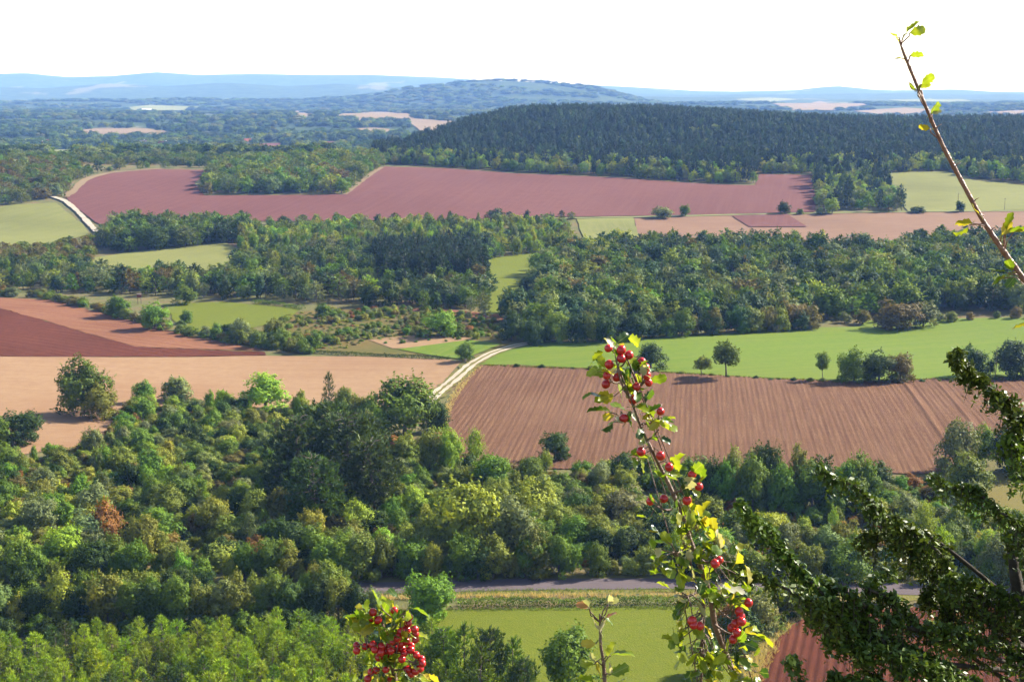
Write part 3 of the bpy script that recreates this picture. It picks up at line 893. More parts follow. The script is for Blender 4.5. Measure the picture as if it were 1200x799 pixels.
for k, (a, b_, c, d_) in enumerate([(352, 590, 104, 74), (385, 560, 92, 80), (410, 590, 112, 88), (440, 606, 94, 72), (372, 622, 92, 74), (330, 600, 62, 54), (425, 560, 74, 66)]):
    one(a, b_, c, d_, 'big_pine', 'pine', 'dark full pine in the tall clump amid the scrub', 'dark pines of the clump in the scrub', k)
one(125, 643, 62, 46, 'broad', 'rust', 'rust brown dying tree in the scrub', var=1)
one(168, 655, 58, 50, 'broad', 'olive', 'olive tree beside the rust brown tree', var=2)
one(530, 556, 62, 34, 'broad', 'lime', 'bright lime tree below the corner of the ploughed field', var=1)
one(557, 548, 50, 28, 'slim', 'lime', 'slim lime tree at the foot of the ploughed field')
one(503, 556, 56, 36, 'broad', 'olive', 'olive tree behind the bright lime tree', var=5)
one(575, 575, 48, 44, 'broad', 'green', 'fresh green round tree below the slim lime tree', var=3)
one(650, 538, 36, 36, 'broad', 'dark', 'very dark round tree on the ploughed field edge', var=3)
one(545, 654, 98, 84, 'broad', 'yellow', 'large yellow green tree above the road', var=6)
one(598, 660, 88, 66, 'broad', 'sage', 'tall pale leaved tree above the road beside the yellow green one', var=8)
one(628, 612, 56, 62, 'broad', 'yellow', 'broad yellow green tree behind the tall pale leaved tree', var=2)
one(735, 616, 50, 54, 'broad', 'grey', 'grey green dome shaped willow amid the scrub', var=3)
for k, a in enumerate(range(812, 1030, 17)):
    one(a + RNG.uniform(-4, 4), 592 + RNG.uniform(-6, 8), RNG.uniform(58, 78), RNG.uniform(34, 48), 'broad', ['mid', 'dark', 'green', 'olive'][k % 4],
        f'{WORD[["mid", "dark", "green", "olive"][k % 4]]} tree in the row under the ploughed field', 'tree row under the ploughed field')
one(1118, 552, 64, 52, 'broad', 'grey', 'pale grey green spreading tree at the ploughed field corner', var=5)
one(1152, 545, 52, 40, 'broad', 'green', 'green tree beside the pale spreading tree', var=1)
one(1188, 555, 68, 52, 'broad', 'dark', 'dark tree shading the dry grass clearing', var=3)
one(1215, 550, 60, 52, 'broad', 'mid', 'mid green tree beyond the dry grass clearing', var=6)
one(1135, 584, 56, 56, 'broad', 'olive', 'round olive yellow tree beside the dry grass clearing', var=7)
one(1083, 648, 66, 34, 'slim', 'lime', 'slim bright green poplar behind the dark branches')
one(1100, 662, 54, 34, 'slim', 'young', 'shorter yellowish poplar behind the dark branches')
one(1165, 680, 60, 44, 'broad', 'sage', 'pale sage tree behind the dark branches near the road', var=8)
one(895, 642, 44, 26, 'broad', 'lime', 'small lime tree on the rusty open scrub', var=2)
one(916, 655, 46, 28, 'broad', 'sage', 'small pale tree on the rusty open scrub', var=5)
one(943, 590, 40, 14, 'slim', 'lime', 'thin lime sapling before the tree row')
one(973, 654, 28, 18, 'shrub', 'lime', 'lime bush on the rusty open scrub')
one(500, 726, 62, 64, 'broad', 'green', 'round bright green tree standing between road and meadow', var=3)
one(436, 728, 46, 32, 'broad', 'sage', 'pale sage bush tree beside the road bend', var=0)
one(664, 812, 90, 78, 'broad', 'mid', 'round dark green tree standing in the meadow', var=4)
one(868, 752, 50, 50, 'broad', 'dark', 'dark bush tree at the meadow end', var=0)
one(830, 790, 46, 40, 'broad', 'mid', 'mid green bush tree in the meadow corner', var=3)
for k, (a, b_, c, d_) in enumerate([(545, 808, 84, 50), (575, 815, 84, 46), (602, 818, 78, 50), (520, 800, 70, 42), (560, 840, 92, 56), (612, 850, 84, 46)]):
    one(a, b_, c, d_, 'big_pine' if k % 2 else 'young_pine', ['mid', 'pine', 'mid', 'green', 'mid', 'pine'][k], 'full pine at the meadow end of the young plantation', 'pines at the meadow edge', k)
# trees standing on the green field and along its lower edge
one(763, 432, 33, 42, 'broad', 'dark', 'wide dark tree alone on the green field edge', var=7)
one(822, 441, 26, 22, 'open', 'olive', 'small thin olive tree on the green field edge')
one(851, 442, 46, 34, 'open', 'mid', 'tall open crowned tree on the green field edge', var=1)
one(964, 446, 36, 18, 'open', 'mid', 'slim young tree on the green field edge', var=2)
one(1000, 448, 45, 40, 'broad', 'mid', 'dense tree at the start of the green field thicket', var=0)
one(1030, 448, 40, 40, 'broad', 'dark', 'dark tree in the middle of the green field thicket', var=3)
one(1055, 447, 36, 34, 'broad', 'brown', 'brownish tree at the end of the green field thicket', var=6)
one(1138, 442, 40, 38, 'broad', 'dark', 'dark tree near the pole on the green field edge', var=2)
one(1160, 443, 26, 14, 'slim', 'dark', 'narrow dark bush beside the pole')
one(1183, 443, 48, 44, 'broad', 'blue', 'blue green tree at the end of the green field edge', var=5)
one(1212, 442, 40, 44, 'broad', 'mid', 'mid green tree past the end of the green field edge', var=1)
one(1052, 385, 36, 58, 'broad', 'brown', 'wide brownish oak above the green field', var=3)
one(1082, 383, 32, 34, 'far_broad', 'grey', 'pale tree beside the wide brownish oak')
one(545, 423, 24, 24, 'broad', 'mid', 'small lone tree beside the chalk track', var=1)
one(626, 403, 34, 30, 'broad', 'dark', 'dark tree at the top end of the chalk track', var=2)
one(516, 394, 32, 40, 'broad', 'green', 'round green tree on the dry heath', var=3)
one(378, 372, 18, 18, 'shrub', 'green', 'bright green bush at the top of the dry heath')
# left hand strip between red fields and paddock
one(182, 386, 34, 38, 'broad', 'green', 'round tree casting its shadow on the red strip', var=3)
one(139, 372, 28, 32, 'broad', 'mid', 'smaller round tree farther up the red strip edge', var=4)
one(218, 379, 17, 17, 'shrub', 'green', 'small round bush in the green paddock corner')
one(218, 357, 24, 30, 'broad', 'mid', 'round tree at the far side of the green paddock', var=7)
one(160, 262, 20, 20, 'far_broad', 'mid', 'tall bush tree at the foot of the red field')
one(230, 266, 18, 22, 'far_broad', 'mid', 'round tree at the foot of the red field above the pasture')
one(286, 262, 12, 14, 'far_broad', 'sage', 'small round tree at the foot of the red field')
one(583, 259, 16, 24, 'far_broad', 'blue', 'blue green bush tree at the foot of the red field')
one(776, 256, 15, 28, 'far_broad', 'sage', 'wide pale bush at the foot of the red field')
one(803, 254, 15, 14, 'far_broad', 'green', 'small green tree at the foot of the red field beside the wide bush')
one(918, 251, 17, 18, 'far_broad', 'dark', 'dark round tree alone in the red field corner')
one(938, 252, 8, 9, 'far_broad', 'mid', 'tiny bush beside the dark round tree of the red field')
one(961, 252, 10, 13, 'far_broad', 'sage', 'pale bush at the tip of the wood by the hillside pasture')
one(1125, 249, 14, 12, 'far_broad', 'dark', 'small dark tree at the foot of the hillside pasture')
one(1076, 250, 9, 22, 'far_broad', 'dark', 'low dark bush at the foot of the hillside pasture')
one(975, 251, 20, 20, 'far_broad', 'lime', 'bright lime tree at the front of the wood tongue')

# ---- thickets
def zone(poly_px, spacing, rng, kinds, tints, hrange, wr, place, group, world_poly=None, gap=None, skip=True, hp=None):
    """returns placements (kind, x, y, h, w, tint, label, group, size in px)"""
    poly = PP(poly_px) if world_poly is None else np.asarray(world_poly)
    X, Y = jitter_points(poly, spacing, rng)
    res = []
    for x, y in zip(X, Y):
        if gap is not None and gap(x, y, rng): continue
        if skip and any((x - a) ** 2 + (y - b_) ** 2 < (r * .75) ** 2 for a, b_, r in BIG): continue
        k = pick_tint(rng, kinds)
        lo, hi = hrange[k]
        h = rng.uniform(lo, hi) * (1.0 if hp is None else hp(x, y))
        w = h * rng.uniform(*wr[k])
        tn = pick_tint(rng, tints[k] if isinstance(tints, dict) else tints)
        z = float(H(x, y))
        noun = dict(broad='tree', slim='slim tree', open='tree', shrub='shrub', young_pine='young pine', big_pine='pine', far_broad='tree', far_pine='conifer')[k]
        res.append((k, x, y, h, w, tn, f'{size_word(h, lo, hi, w)}{WORD[tn]} {noun} {place}|{near_mark(x, y)}', f'{noun}s {group}', F * h / cam_depth(x, y, z)))
    return res

ALL = []
zr = np.random.default_rng(11)
def wob(x, y, s): return math.sin(x / s + 1.7 * math.sin(y / s * .8)) * math.sin(y / s * 1.3 + 1.1 * math.sin(x / s * .6))
scrub_tints = dict(shrub=[('mid', 2.4), ('green', 1.3), ('olive', 3.2), ('lime', .9), ('yellow', 1.6), ('grey', 1.7), ('brown', 1.7), ('rust', .3), ('dark', 2.0), ('sage', 1.4)],
                   broad=[('mid', 2.6), ('green', 1.3), ('olive', 2.6), ('lime', .8), ('yellow', 1.4), ('sage', 1.3), ('grey', .7), ('dark', 2)], slim=[('lime', 1), ('green', 1), ('sage', 1)])
hr = dict(shrub=(1.3, 4.2), broad=(4.2, 7.2), slim=(4, 7), open=(4, 7), young_pine=(4.2, 6.2), big_pine=(6, 9))
wr = dict(shrub=(.95, 1.6), broad=(.75, 1.1), slim=(.35, .55), open=(.7, 1.0), young_pine=(.6, .8), big_pine=(.5, .7))
OPEN_POLY = PP([(870, 612), (1010, 606), (1060, 640), (1010, 664), (880, 664)])
CLEAR = PP([(1120, 572), (1160, 556), (1230, 548), (1330, 545), (1330, 604), (1200, 604), (1140, 596)])
PLOUGH_LOW = 0
def gap1(x, y, r):
    if in_poly(np.array([x]), np.array([y]), CLEAR)[0]: return True
    if in_poly(np.array([x]), np.array([y]), OPEN_POLY)[0]: return r.uniform() < .55
    return wob(x, y, 9.0) > .78
UP = [(-170, 570), (0, 545), (70, 534), (125, 516), (140, 486), (170, 476), (230, 475), (330, 479), (440, 484), (465, 515), (520, 545), (600, 552), (700, 556), (800, 560), (1000, 562), (1090, 566), (1130, 560), (1200, 560), (1380, 548)]
MIDL = [(1380, 610), (1100, 622), (800, 612), (600, 606), (400, 600), (200, 590), (0, 590), (-170, 600)]
ALL += zone(UP + MIDL, 3.3, zr, [('shrub', .86), ('broad', .12), ('slim', .02)], scrub_tints, hr, wr, 'in the upper scrub', 'of the upper scrub', gap=gap1, hp=lambda x, y: .95)
ALL += zone(MIDL[::-1] + [(1380, 676), (1040, 668), (800, 664), (620, 664), (430, 668), (100, 676), (-170, 682)], 4.1, zr, [('shrub', .55), ('broad', .4), ('slim', .05)], scrub_tints, hr, wr,
            'in the roadside thicket', 'of the roadside thicket', gap=gap1, hp=lambda x, y: 1.12)
# the dense row on the far side of the road
def row(pts, step, spread, kind_t, tints, h, w, place, group, rng=zr, gapf=None):
    L = PP(pts); seg = np.linalg.norm(np.diff(L, axis=0), axis=1); s = np.concatenate([[0], np.cumsum(seg)])
    t = 0; out = []
    while t < s[-1]:
        x = np.interp(t, s, L[:, 0]) + rng.normal(0, spread); y = np.interp(t, s, L[:, 1]) + rng.normal(0, spread)
        t += step * rng.uniform(.6, 1.4)
        if gapf is not None and gapf(x, y): continue
        k = pick_tint(rng, kind_t); hh = rng.uniform(*h) * (.6 if k == 'shrub' else 1); tn = pick_tint(rng, tints)
        noun = dict(broad='tree', slim='slim tree', open='tree', shrub='shrub', young_pine='young pine', big_pine='pine', far_broad='tree', far_pine='conifer')[k]
        out.append((k, x, y, hh, hh * rng.uniform(*w), tn, f'{size_word(hh, h[0] * (.6 if k == "shrub" else 1), h[1] * (.6 if k == "shrub" else 1), 1)}{WORD[tn]} {noun} {place}|{near_mark(x, y)}', f'{noun}s {group}', F * hh / cam_depth(x, y, float(H(x, y)))))
    return out
ALL += row([(-170, 690), (100, 684), (430, 678), (620, 674), (700, 673)], 2.6, .6, [('broad', .7), ('shrub', .3)], [('mid', 3), ('olive', 2), ('green', 2), ('dark', 2), ('yellow', 1)], (6.0, 8.8), (.6, .9), 'overhanging the far road edge', 'along the far edge of the road')
ALL += row([(700, 673), (800, 673), (900, 674), (1040, 679), (1350, 690)], 2.5, .5, [('broad', .3), ('shrub', .7)], [('mid', 3), ('olive', 2), ('sage', 2), ('dark', 2)], (4.5, 7), (.7, 1.1), 'overhanging the far road edge', 'along the far edge of the road')
ALL += row([(-170, 738), (0, 733), (200, 729), (330, 727), (418, 724)], 2.3, .7, [('broad', .8), ('shrub', .2)], [('mid', 2), ('olive', 2.5), ('yellow', 1.5), ('sage', 1), ('dark', 2), ('green', 1)], (6.2, 9.0), (.55, .8), 'in the belt above the pine plantation', 'of the belt between road and plantation')
ALL += row([(-170, 722), (0, 717), (200, 713), (420, 708)], 2.4, .7, [('broad', .8), ('shrub', .2)], [('mid', 2), ('olive', 2.5), ('dark', 2), ('green', 1)], (5.5, 8.0), (.6, .85), 'in the belt above the pine plantation', 'of the belt between road and plantation')
ALL += zone([(-170, 792), (0, 780), (60, 772), (130, 758), (300, 752), (400, 754), (500, 758), (560, 795), (590, 840), (590, 872), (-170, 872)], 2.9, zr, [('young_pine', 1)], [('young', 4), ('lime', 1.2), ('mid', 1), ('pine', .6)], hr, wr,
            'in the young pine plantation', 'of the young plantation')
ALL += row([(-170, 752), (0, 748), (200, 742), (330, 740), (430, 738), (470, 742)], 2.0, .6, [('shrub', 1)], [('dark', 4), ('mid', 2), ('olive', 1)], (3.5, 6.5), (.9, 1.3), 'standing in for shade at the foot of the belt', 'at the foot of the belt')  # dark shrubs added where the belt's shadow falls, to darken lit ground
# bushes right of the meadow, behind the dark branches
ALL += zone([(850, 720), (900, 700), (960, 706), (940, 722), (905, 740), (870, 770), (850, 760)], 2.8, zr, [('shrub', .8), ('broad', .2)], scrub_tints, hr, wr, 'on the bank beside the brown plot', 'on the bank beside the brown plot')
ALL += row([(1010, 708), (1200, 707), (1350, 709)], 3.0, .5, [('shrub', 1)], [('mid', 2), ('olive', 2), ('sage', 1)], (3, 5), (.9, 1.4), 'above the brown plot', 'on the near edge of the road')
ALL += row([(1040, 745), (1120, 740), (1240, 742)], 3.4, 1.0, [('shrub', 1)], [('mid', 2), ('lime', 1), ('sage', 1)], (2.2, 4), (.9, 1.4), 'growing in the brown plot', 'in the brown plot')
# field edges of the near valley
edge_t = [('mid', 3), ('olive', 3), ('dark', 2), ('brown', 1.5), ('sage', 1)]
ALL += row([(-120, 342), (0, 346), (60, 350), (130, 368), (220, 392), (300, 406)], 3.2, 1.2, [('shrub', 1)], [('brown', 2), ('olive', 3), ('mid', 3), ('grey', 1)], (3.0, 7.0), (1.0, 1.7), 'along the top of the red ploughed fields', 'along the red ploughed fields')
ALL += zone([(226, 395), (250, 391), (300, 396), (370, 404), (366, 415), (310, 409)], 3.0, zr, [('shrub', .8), ('broad', .2)], edge_t, hr, wr, 'in the thicket at the heath corner', 'of the thicket at the heath corner', hp=lambda x, y: 1.15)
ALL += zone([(300, 394), (340, 370), (480, 361), (590, 376), (600, 398), (540, 398), (420, 398), (380, 408), (330, 408)], 3.6, zr, [('shrub', 1)], [('olive', 3), ('brown', 1.6), ('mid', 3), ('rust', .35), ('grey', 1.5), ('yellow', 1.5), ('green', 1)], dict(shrub=(.9, 2.8)), wr, 'on the dry brown heath', 'of the dry heath', gap=lambda x, y, r: wob(x, y, 13) > .5)
ALL += zone([(430, 400), (545, 397), (560, 402), (470, 408)], 7, zr, [('shrub', 1)], [('olive', 1), ('mid', 1)], dict(shrub=(.8, 1.5)), wr, 'on the sandy patch of the heath', 'of the sandy patch')
ALL += row([(590, 429.5), (760, 436), (900, 445), (1000, 449), (1100, 447), (1330, 441)], 4.5, .4, [('shrub', 1)], [('dark', 2), ('olive', 2), ('mid', 1)], (.8, 2.2), (1.2, 2.2), 'between green and ploughed fields', 'of the strip between green and ploughed fields')
ALL += row([(604, 399), (700, 401), (800, 394), (880, 388), (956, 384)], 4.6, 1.2, [('broad', 1)], [('dark', 3), ('olive', 2), ('brown', 1.6), ('mid', 2)], (6.5, 10.5), (.8, 1.1), 'in the tree row above the green field', 'of the row above the green field')
ALL += row([(990, 379), (1030, 378), (1120, 376), (1200, 373), (1350, 370)], 6.0, 1.5, [('shrub', .7), ('far_broad', .3)], [('brown', 2), ('olive', 2), ('grey', 1.5), ('mid', 1)], (5, 8), (.8, 1.3), 'along the top of the green field', 'along the top of the green field')

# ---- the forest belt
fr = np.random.default_rng(21)
FT = [('dark', 3), ('blue', 3.6), ('mid', 2.6), ('olive', 1.1), ('sage', 1.4), ('grey', .8), ('green', .8), ('yellow', .25), ('brown', .3)]
fh = dict(far_broad=(7.0, 13.0), far_pine=(9, 14)); fw = dict(far_broad=(.8, 1.12), far_pine=(.38, .55))
GLADE = PP([(566, 306), (628, 298), (642, 312), (614, 346), (640, 352), (632, 368), (572, 366), (574, 347)])
def gapf(x, y, r): return in_poly(np.array([x]), np.array([y]), GLADE)[0] or wob(x, y, 30) > .93
FOREST = []
FOREST += zone([(-170, 318), (0, 314), (110, 320), (150, 331), (262, 329), (285, 306), (450, 292), (575, 290), (575, 350), (560, 367), (480, 360), (400, 357), (300, 352), (200, 347), (100, 344), (0, 338), (-170, 330)], 7.0, fr,
               [('far_broad', .86), ('far_pine', .14)], FT + [('lime', .35)], fh, fw, 'in the paddock forest', 'of the forest behind the paddock', gap=gapf, hp=lambda x, y: .78)
FOREST += zone([(280, 300), (285, 277), (400, 268), (520, 265), (660, 266), (672, 290), (600, 304), (450, 291)], 6.5, fr, [('far_broad', .8), ('far_pine', .2)], [('mid', 2), ('sage', 2), ('blue', .8), ('yellow', 2), ('lime', 1.8), ('green', 1.5), ('olive', 1)], dict(far_broad=(5, 9.5), far_pine=(7, 11)), fw,
               'in the woods under the red field', 'of the woods under the red field', gap=gapf)
FOREST += zone([(435, 306), (570, 302), (565, 338), (450, 338)], 5.2, fr, [('far_pine', 1)], [('hillblue', 3), ('hill', 2)], dict(far_pine=(11, 15)), fw, 'in the dark pine stand', 'of the dark pine stand by the glade')
FOREST += zone([(600, 306), (672, 298), (750, 297), (850, 296), (940, 299), (1040, 303), (1085, 291), (1400, 286), (1400, 366), (1100, 366), (1010, 372), (950, 378), (880, 384), (800, 389), (700, 395), (610, 394), (600, 372), (570, 366), (578, 348), (612, 345)], 7.2, fr,
               [('far_broad', .93), ('far_pine', .07)], FT, fh, fw, 'in the forest above the green field', 'of the forest above the green field', gap=gapf)
FOREST += zone([(118, 290), (140, 270), (200, 272), (290, 272), (285, 284), (200, 292), (135, 297)], 6.0, fr, [('far_broad', 1)], [('mid', 2), ('dark', 2), ('sage', 1)], fh, fw, 'in the tree line above the straw pasture', 'of the line above the straw pasture')
FOREST += zone([(-170, 300), (60, 291), (110, 284), (118, 296), (100, 310), (-170, 314)], 6.0, fr, [('far_broad', 1)], [('brown', 2), ('olive', 2), ('mid', 1)], dict(far_broad=(3, 6)), dict(far_broad=(1, 1.5)), 'in the brown scrub below the pale pasture', 'of the scrub below the pale pasture')
FOREST += row([(116, 270), (180, 270), (300, 263), (420, 262), (540, 261), (670, 258)], 9, 2.0, [('far_broad', 1)], [('mid', 2), ('dark', 1.5), ('olive', 1), ('sage', 1)], (3.5, 7), (.9, 1.5), 'in the hedge line at the foot of the red field', 'at the foot of the red field', fr)
FOREST += row([(540, 366), (575, 372), (640, 388)], 7, 2.0, [('far_broad', 1)], [('grey', 2), ('sage', 2)], (6, 9), (.5, .8), 'pale against the forest beside the thin red strip', 'beside the thin red strip', fr)
# ---- the wood in the red field, left scrub and the pine hill
FOREST += zone([(238, 227), (330, 227), (403, 227), (446, 196), (446, 189), (380, 188), (300, 195), (250, 201)], 7.0, fr, [('far_broad', 1)], [('mid', 3), ('olive', 1.5), ('yellow', 1.2), ('brown', .3), ('sage', 1.5), ('green', 2)], dict(far_broad=(6, 13)), dict(far_broad=(.9, 1.2)), 'in the small wood inside the red field', 'of the small wood in the red field')
FOREST += zone([(-170, 196), (0, 194), (60, 194), (98, 197), (92, 210), (74, 230), (58, 234), (20, 239), (-170, 258)], 7.5, fr, [('far_broad', 1)], [('olive', 2), ('brown', 1.4), ('mid', 2), ('sage', 1)], dict(far_broad=(5, 10)), dict(far_broad=(.9, 1.4)), 'on the scrubby slope by the chalk lane', 'of the slope by the chalk lane')
FOREST += row([(96, 208), (130, 200), (200, 196), (250, 197), (330, 186), (440, 186)], 9, 4.0, [('far_broad', 1)], [('olive', 2), ('mid', 2), ('dark', 2)], (4, 9), (.9, 1.4), 'on the crest behind the red field', 'on the crest behind the red field', fr)
FOREST += zone(None, 8.5, fr, [('far_broad', 1)], [('mid', 2), ('dark', 2), ('olive', 1.5), ('sage', 1)], dict(far_broad=(3.5, 7.5)), dict(far_broad=(1, 1.7)), 'on the slope falling away behind the red field', 'behind the crest of the red field', world_poly=[(-430, 1066), (-330, 1062), (-250, 1074), (-165, 1095), (-150, 1290), (-520, 1290)])
HILL_LOW = [(452, 193), (520, 196), (600, 202), (720, 207), (830, 215), (884, 216), (887, 204), (953, 204), (960, 245), (1062, 248), (1027, 204), (1108, 200), (1138, 210), (1200, 216), (1400, 221)]
hw = list(PP(HILL_LOW)) + [np.array((760, 1560)), np.array((200, 1620)), np.array((0, 1560)), np.array((-60, 1420)), np.array((-120, 1200))]
def hill_kind(x, y):
    return y
HILL = []
Xh, Yh = jitter_points(np.array(hw), 7.0, fr)
lowline = np.array(sorted([(p[0] / p[1], p[1]) for p in PP([q for q in HILL_LOW if q not in ((960, 245), (1062, 248))])]))
for x, y in zip(Xh, Yh):
    dy = y - np.interp(x / y, lowline[:, 0], lowline[:, 1])
    px_, py_ = pix(x, y, float(H(x, y)))
    tongue = 955 < px_ < 1066 and py_ > 203
    pedge = .75 if tongue else .9 if dy < 14 else (.55 if dy < 45 else (.16 if dy < 110 else .05))
    if px_ < 780 and dy < 95: pedge = max(pedge, .42)
    k = 'far_broad' if fr.uniform() < pedge else 'far_pine'
    if k == 'far_broad':
        tn = pick_tint(fr, [('mid', 1), ('sage', 2), ('green', 2), ('yellow', 2), ('lime', 2.5)] if dy < 45 else [('mid', 3), ('sage', 2), ('olive', 1.4), ('blue', 2), ('yellow', .6), ('green', 1)]); h = fr.uniform(8, 13) * (.8 if dy < 14 else 1); w = h * fr.uniform(.8, 1.15)
        lb, gp = f'{WORD[tn]} tree on the edge of the pine hill', 'trees on the edge of the pine hill'
    else:
        tn = pick_tint(fr, [('hillblue', 2), ('hill', 3), ('blue', .5)]); h = fr.uniform(10, 17.5); w = h * fr.uniform(.34, .52)
        lb, gp = f'{WORD[tn]} conifer on the pine covered hill', 'conifers on the pine hill'
    HILL.append((k, x, y, h, w, tn, lb, gp, F * h / cam_depth(x, y, float(H(x, y)))))

# ---- individuals first (the ones that show largest), the rest as a mass
def individuals(lst, cap):
    """plants every entry of the list up to cap per kind; returns the rest"""
    rest = []
    count = {}
    for e in sorted(lst, key=lambda e: -e[8]):
        k, x, y, h, w, tn, lb, gp, s = e
        lb = lb.replace('|', '') if len(lb.replace('|', '').split()) <= 16 else lb.split('|')[0]
        fam = CATS[k]
        px_, py_ = pix(x, y, float(H(x, y)) + h * .8)
        seen = -20 < px_ < 1220 and py_ < 805
        if seen and count.get(fam, 0) < cap[fam]:
            count[fam] = count.get(fam, 0) + 1
            FIRST.setdefault(k, []).append(plant(k, x, y, h, w, tn, lb, gp, fr))
        else: rest.append(e)
    return rest
FIRST = {}
rest_near = individuals(ALL, {'tree': 260, 'shrub': 290, 'pine tree': 280, 'forest tree': 60, 'conifer': 10})
rest_far = individuals(FOREST, {'forest tree': 230, 'conifer': 130})
rest_hill = individuals(HILL, {'forest tree': 10, 'conifer': 160})

def mass(name, label, cat, lst):
    for fam, kinds in (('broad', ('shrub', 'broad', 'slim', 'open')), ('pine', ('young_pine', 'big_pine')), ('far', ('far_broad', 'far_pine'))):
        sub = [e for e in lst if e[0] in kinds]
        if not sub: continue
        protos = []; pidx = {}
        if fam == 'broad': srcs = {'shrub': FIRST['shrub']}
        elif fam == 'pine': srcs = {'young_pine': FIRST['young_pine']}
        else: srcs = {k: FIRST[k] for k in ('far_broad', 'far_pine')}
        for k, objs in srcs.items():
            seen = {}
            for o in objs:
                src = o if o.data is not None else next(c for c in o.children if c.name.startswith('crown'))
                seen.setdefault(src.data.name, src)
            pidx[k] = (len(protos), len(seen)); protos += list(seen.values())
        pts, rot, scl, idx, tt = [], [], [], [], []
        for k, x, y, h, w, tn, *_ in sub:
            kk = k if k in pidx else next(iter(pidx))
            a, n = pidx[kk]
            pts.append((x, y, float(H(x, y)))); rot.append((0, 0, fr.uniform(0, 6.28))); scl.append((w, w, h)); idx.append(a + int(fr.integers(n))); tt.append(tint(tn, fr))
        nm = name if fam != 'pine' else 'pine_thicket'
        gn_scatter(nm, label if fam != 'pine' else 'small pines filling the young plantation', cat, pts, rot, scl, idx, tt, protos)
mass('undergrowth', 'dense mixed undergrowth filling the valley scrub', 'undergrowth', rest_near)
mass('forest', 'dark mass of forest filling the middle of the valley', 'forest', rest_far)
mass('hill_forest', 'dark pine forest covering the hill', 'forest', rest_hill)

# low weeds and bramble between the shrubs
def weeds():
    r = np.random.default_rng(31)
    poly = PP(UP + [(1380, 676), (1040, 668), (800, 664), (620, 664), (430, 668), (100, 676), (-170, 682)])
    X, Y = jitter_points(poly, 2.3, r)
    pts, rot, scl, idx, tt = [], [], [], [], []
    protos = []
    for o in FIRST['shrub']:
        if all(o.data != q.data for q in protos): protos.append(o)
    for x, y in zip(X, Y):
        if in_poly(np.array([x]), np.array([y]), CLEAR)[0]: continue
        h = r.uniform(.5, 1.3); w = h * r.uniform(1.3, 2.4)
        rusty = in_poly(np.array([x]), np.array([y]), OPEN_POLY)[0] or wob(x, y, 17) > .6
        tn = pick_tint(r, [('rust', 1.6), ('brown', 2), ('olive', 1), ('yellow', 1)] if rusty else [('olive', 3), ('mid', 2), ('brown', 1.2), ('yellow', 1), ('sage', 1), ('rust', .25)])
        pts.append((x, y, float(H(x, y)) - .1)); rot.append((0, 0, r.uniform(0, 6.28))); scl.append((w, w, h)); idx.append(int(r.integers(len(protos)))); tt.append(tint(tn, r))
    X, Y = jitter_points(PP([(300, 396), (340, 368), (480, 360), (590, 375), (600, 396), (545, 396), (430, 399), (400, 411), (330, 407)]), 2.6, r)
    for x, y in zip(X, Y):
        h = r.uniform(.3, .9); w = h * r.uniform(2, 3.4)
        tn = pick_tint(r, [('olive', 3), ('brown', 1.6), ('yellow', 2), ('mid', 2), ('grey', 1), ('rust', .3)])
        pts.append((x, y, float(H(x, y)) - .05)); rot.append((0, 0, r.uniform(0, 6.28))); scl.append((w, w, h)); idx.append(int(r.integers(len(protos)))); tt.append(tint(tn, r))
    gn_scatter('weeds', 'low weeds and brambles between the shrubs', 'weeds', pts, rot, scl, idx, tt, protos)
weeds()

def far_woods():
    r = np.random.default_rng(41)
    n = 26000
    Y = 1230 + 5470 * r.uniform(0, 1, n) ** 1.25
    X = (r.uniform(-260, 1460, n) - 600) / F * Y
    k = np.sin(X / 310 + 1.3 * np.sin(Y / 260)) * np.sin(Y / 190 + .8 * np.sin(X / 170)) + .5 * np.sin(X / 97 + Y / 71)
    keep = k > -.25
    keep &= ~((X > -150) & (Y < 1900))
    for poly, mt, lb in FARFIELDS:
        keep &= ~in_poly(X, Y, PP(poly))
    X = X[keep]; Y = Y[keep]
    Z = H(X, Y)
    pts = np.column_stack([X, Y, Z]); m = len(X)
    protos = []
    for o in FIRST['far_broad']:
        if all(o.data != q.data for q in protos): protos.append(o)
    h = r.uniform(8, 15, m); w = h * r.uniform(1.0, 2.0, m) * (1 + np.clip((Y - 2500) / 2500, 0, 1.2))
    tt = [tint(pick_tint(r, [('dark', 3), ('blue', 2), ('mid', 2), ('olive', 1.2), ('sage', .8)]), r) for _ in range(m)]
    gn_scatter('far_woods', 'hazy blue woods of the far plain', 'woods', pts, np.column_stack([np.zeros(m), np.zeros(m), r.uniform(0, 6.28, m)]), np.column_stack([w, w, h]), r.integers(len(protos), size=m), tt, protos)
far_woods()

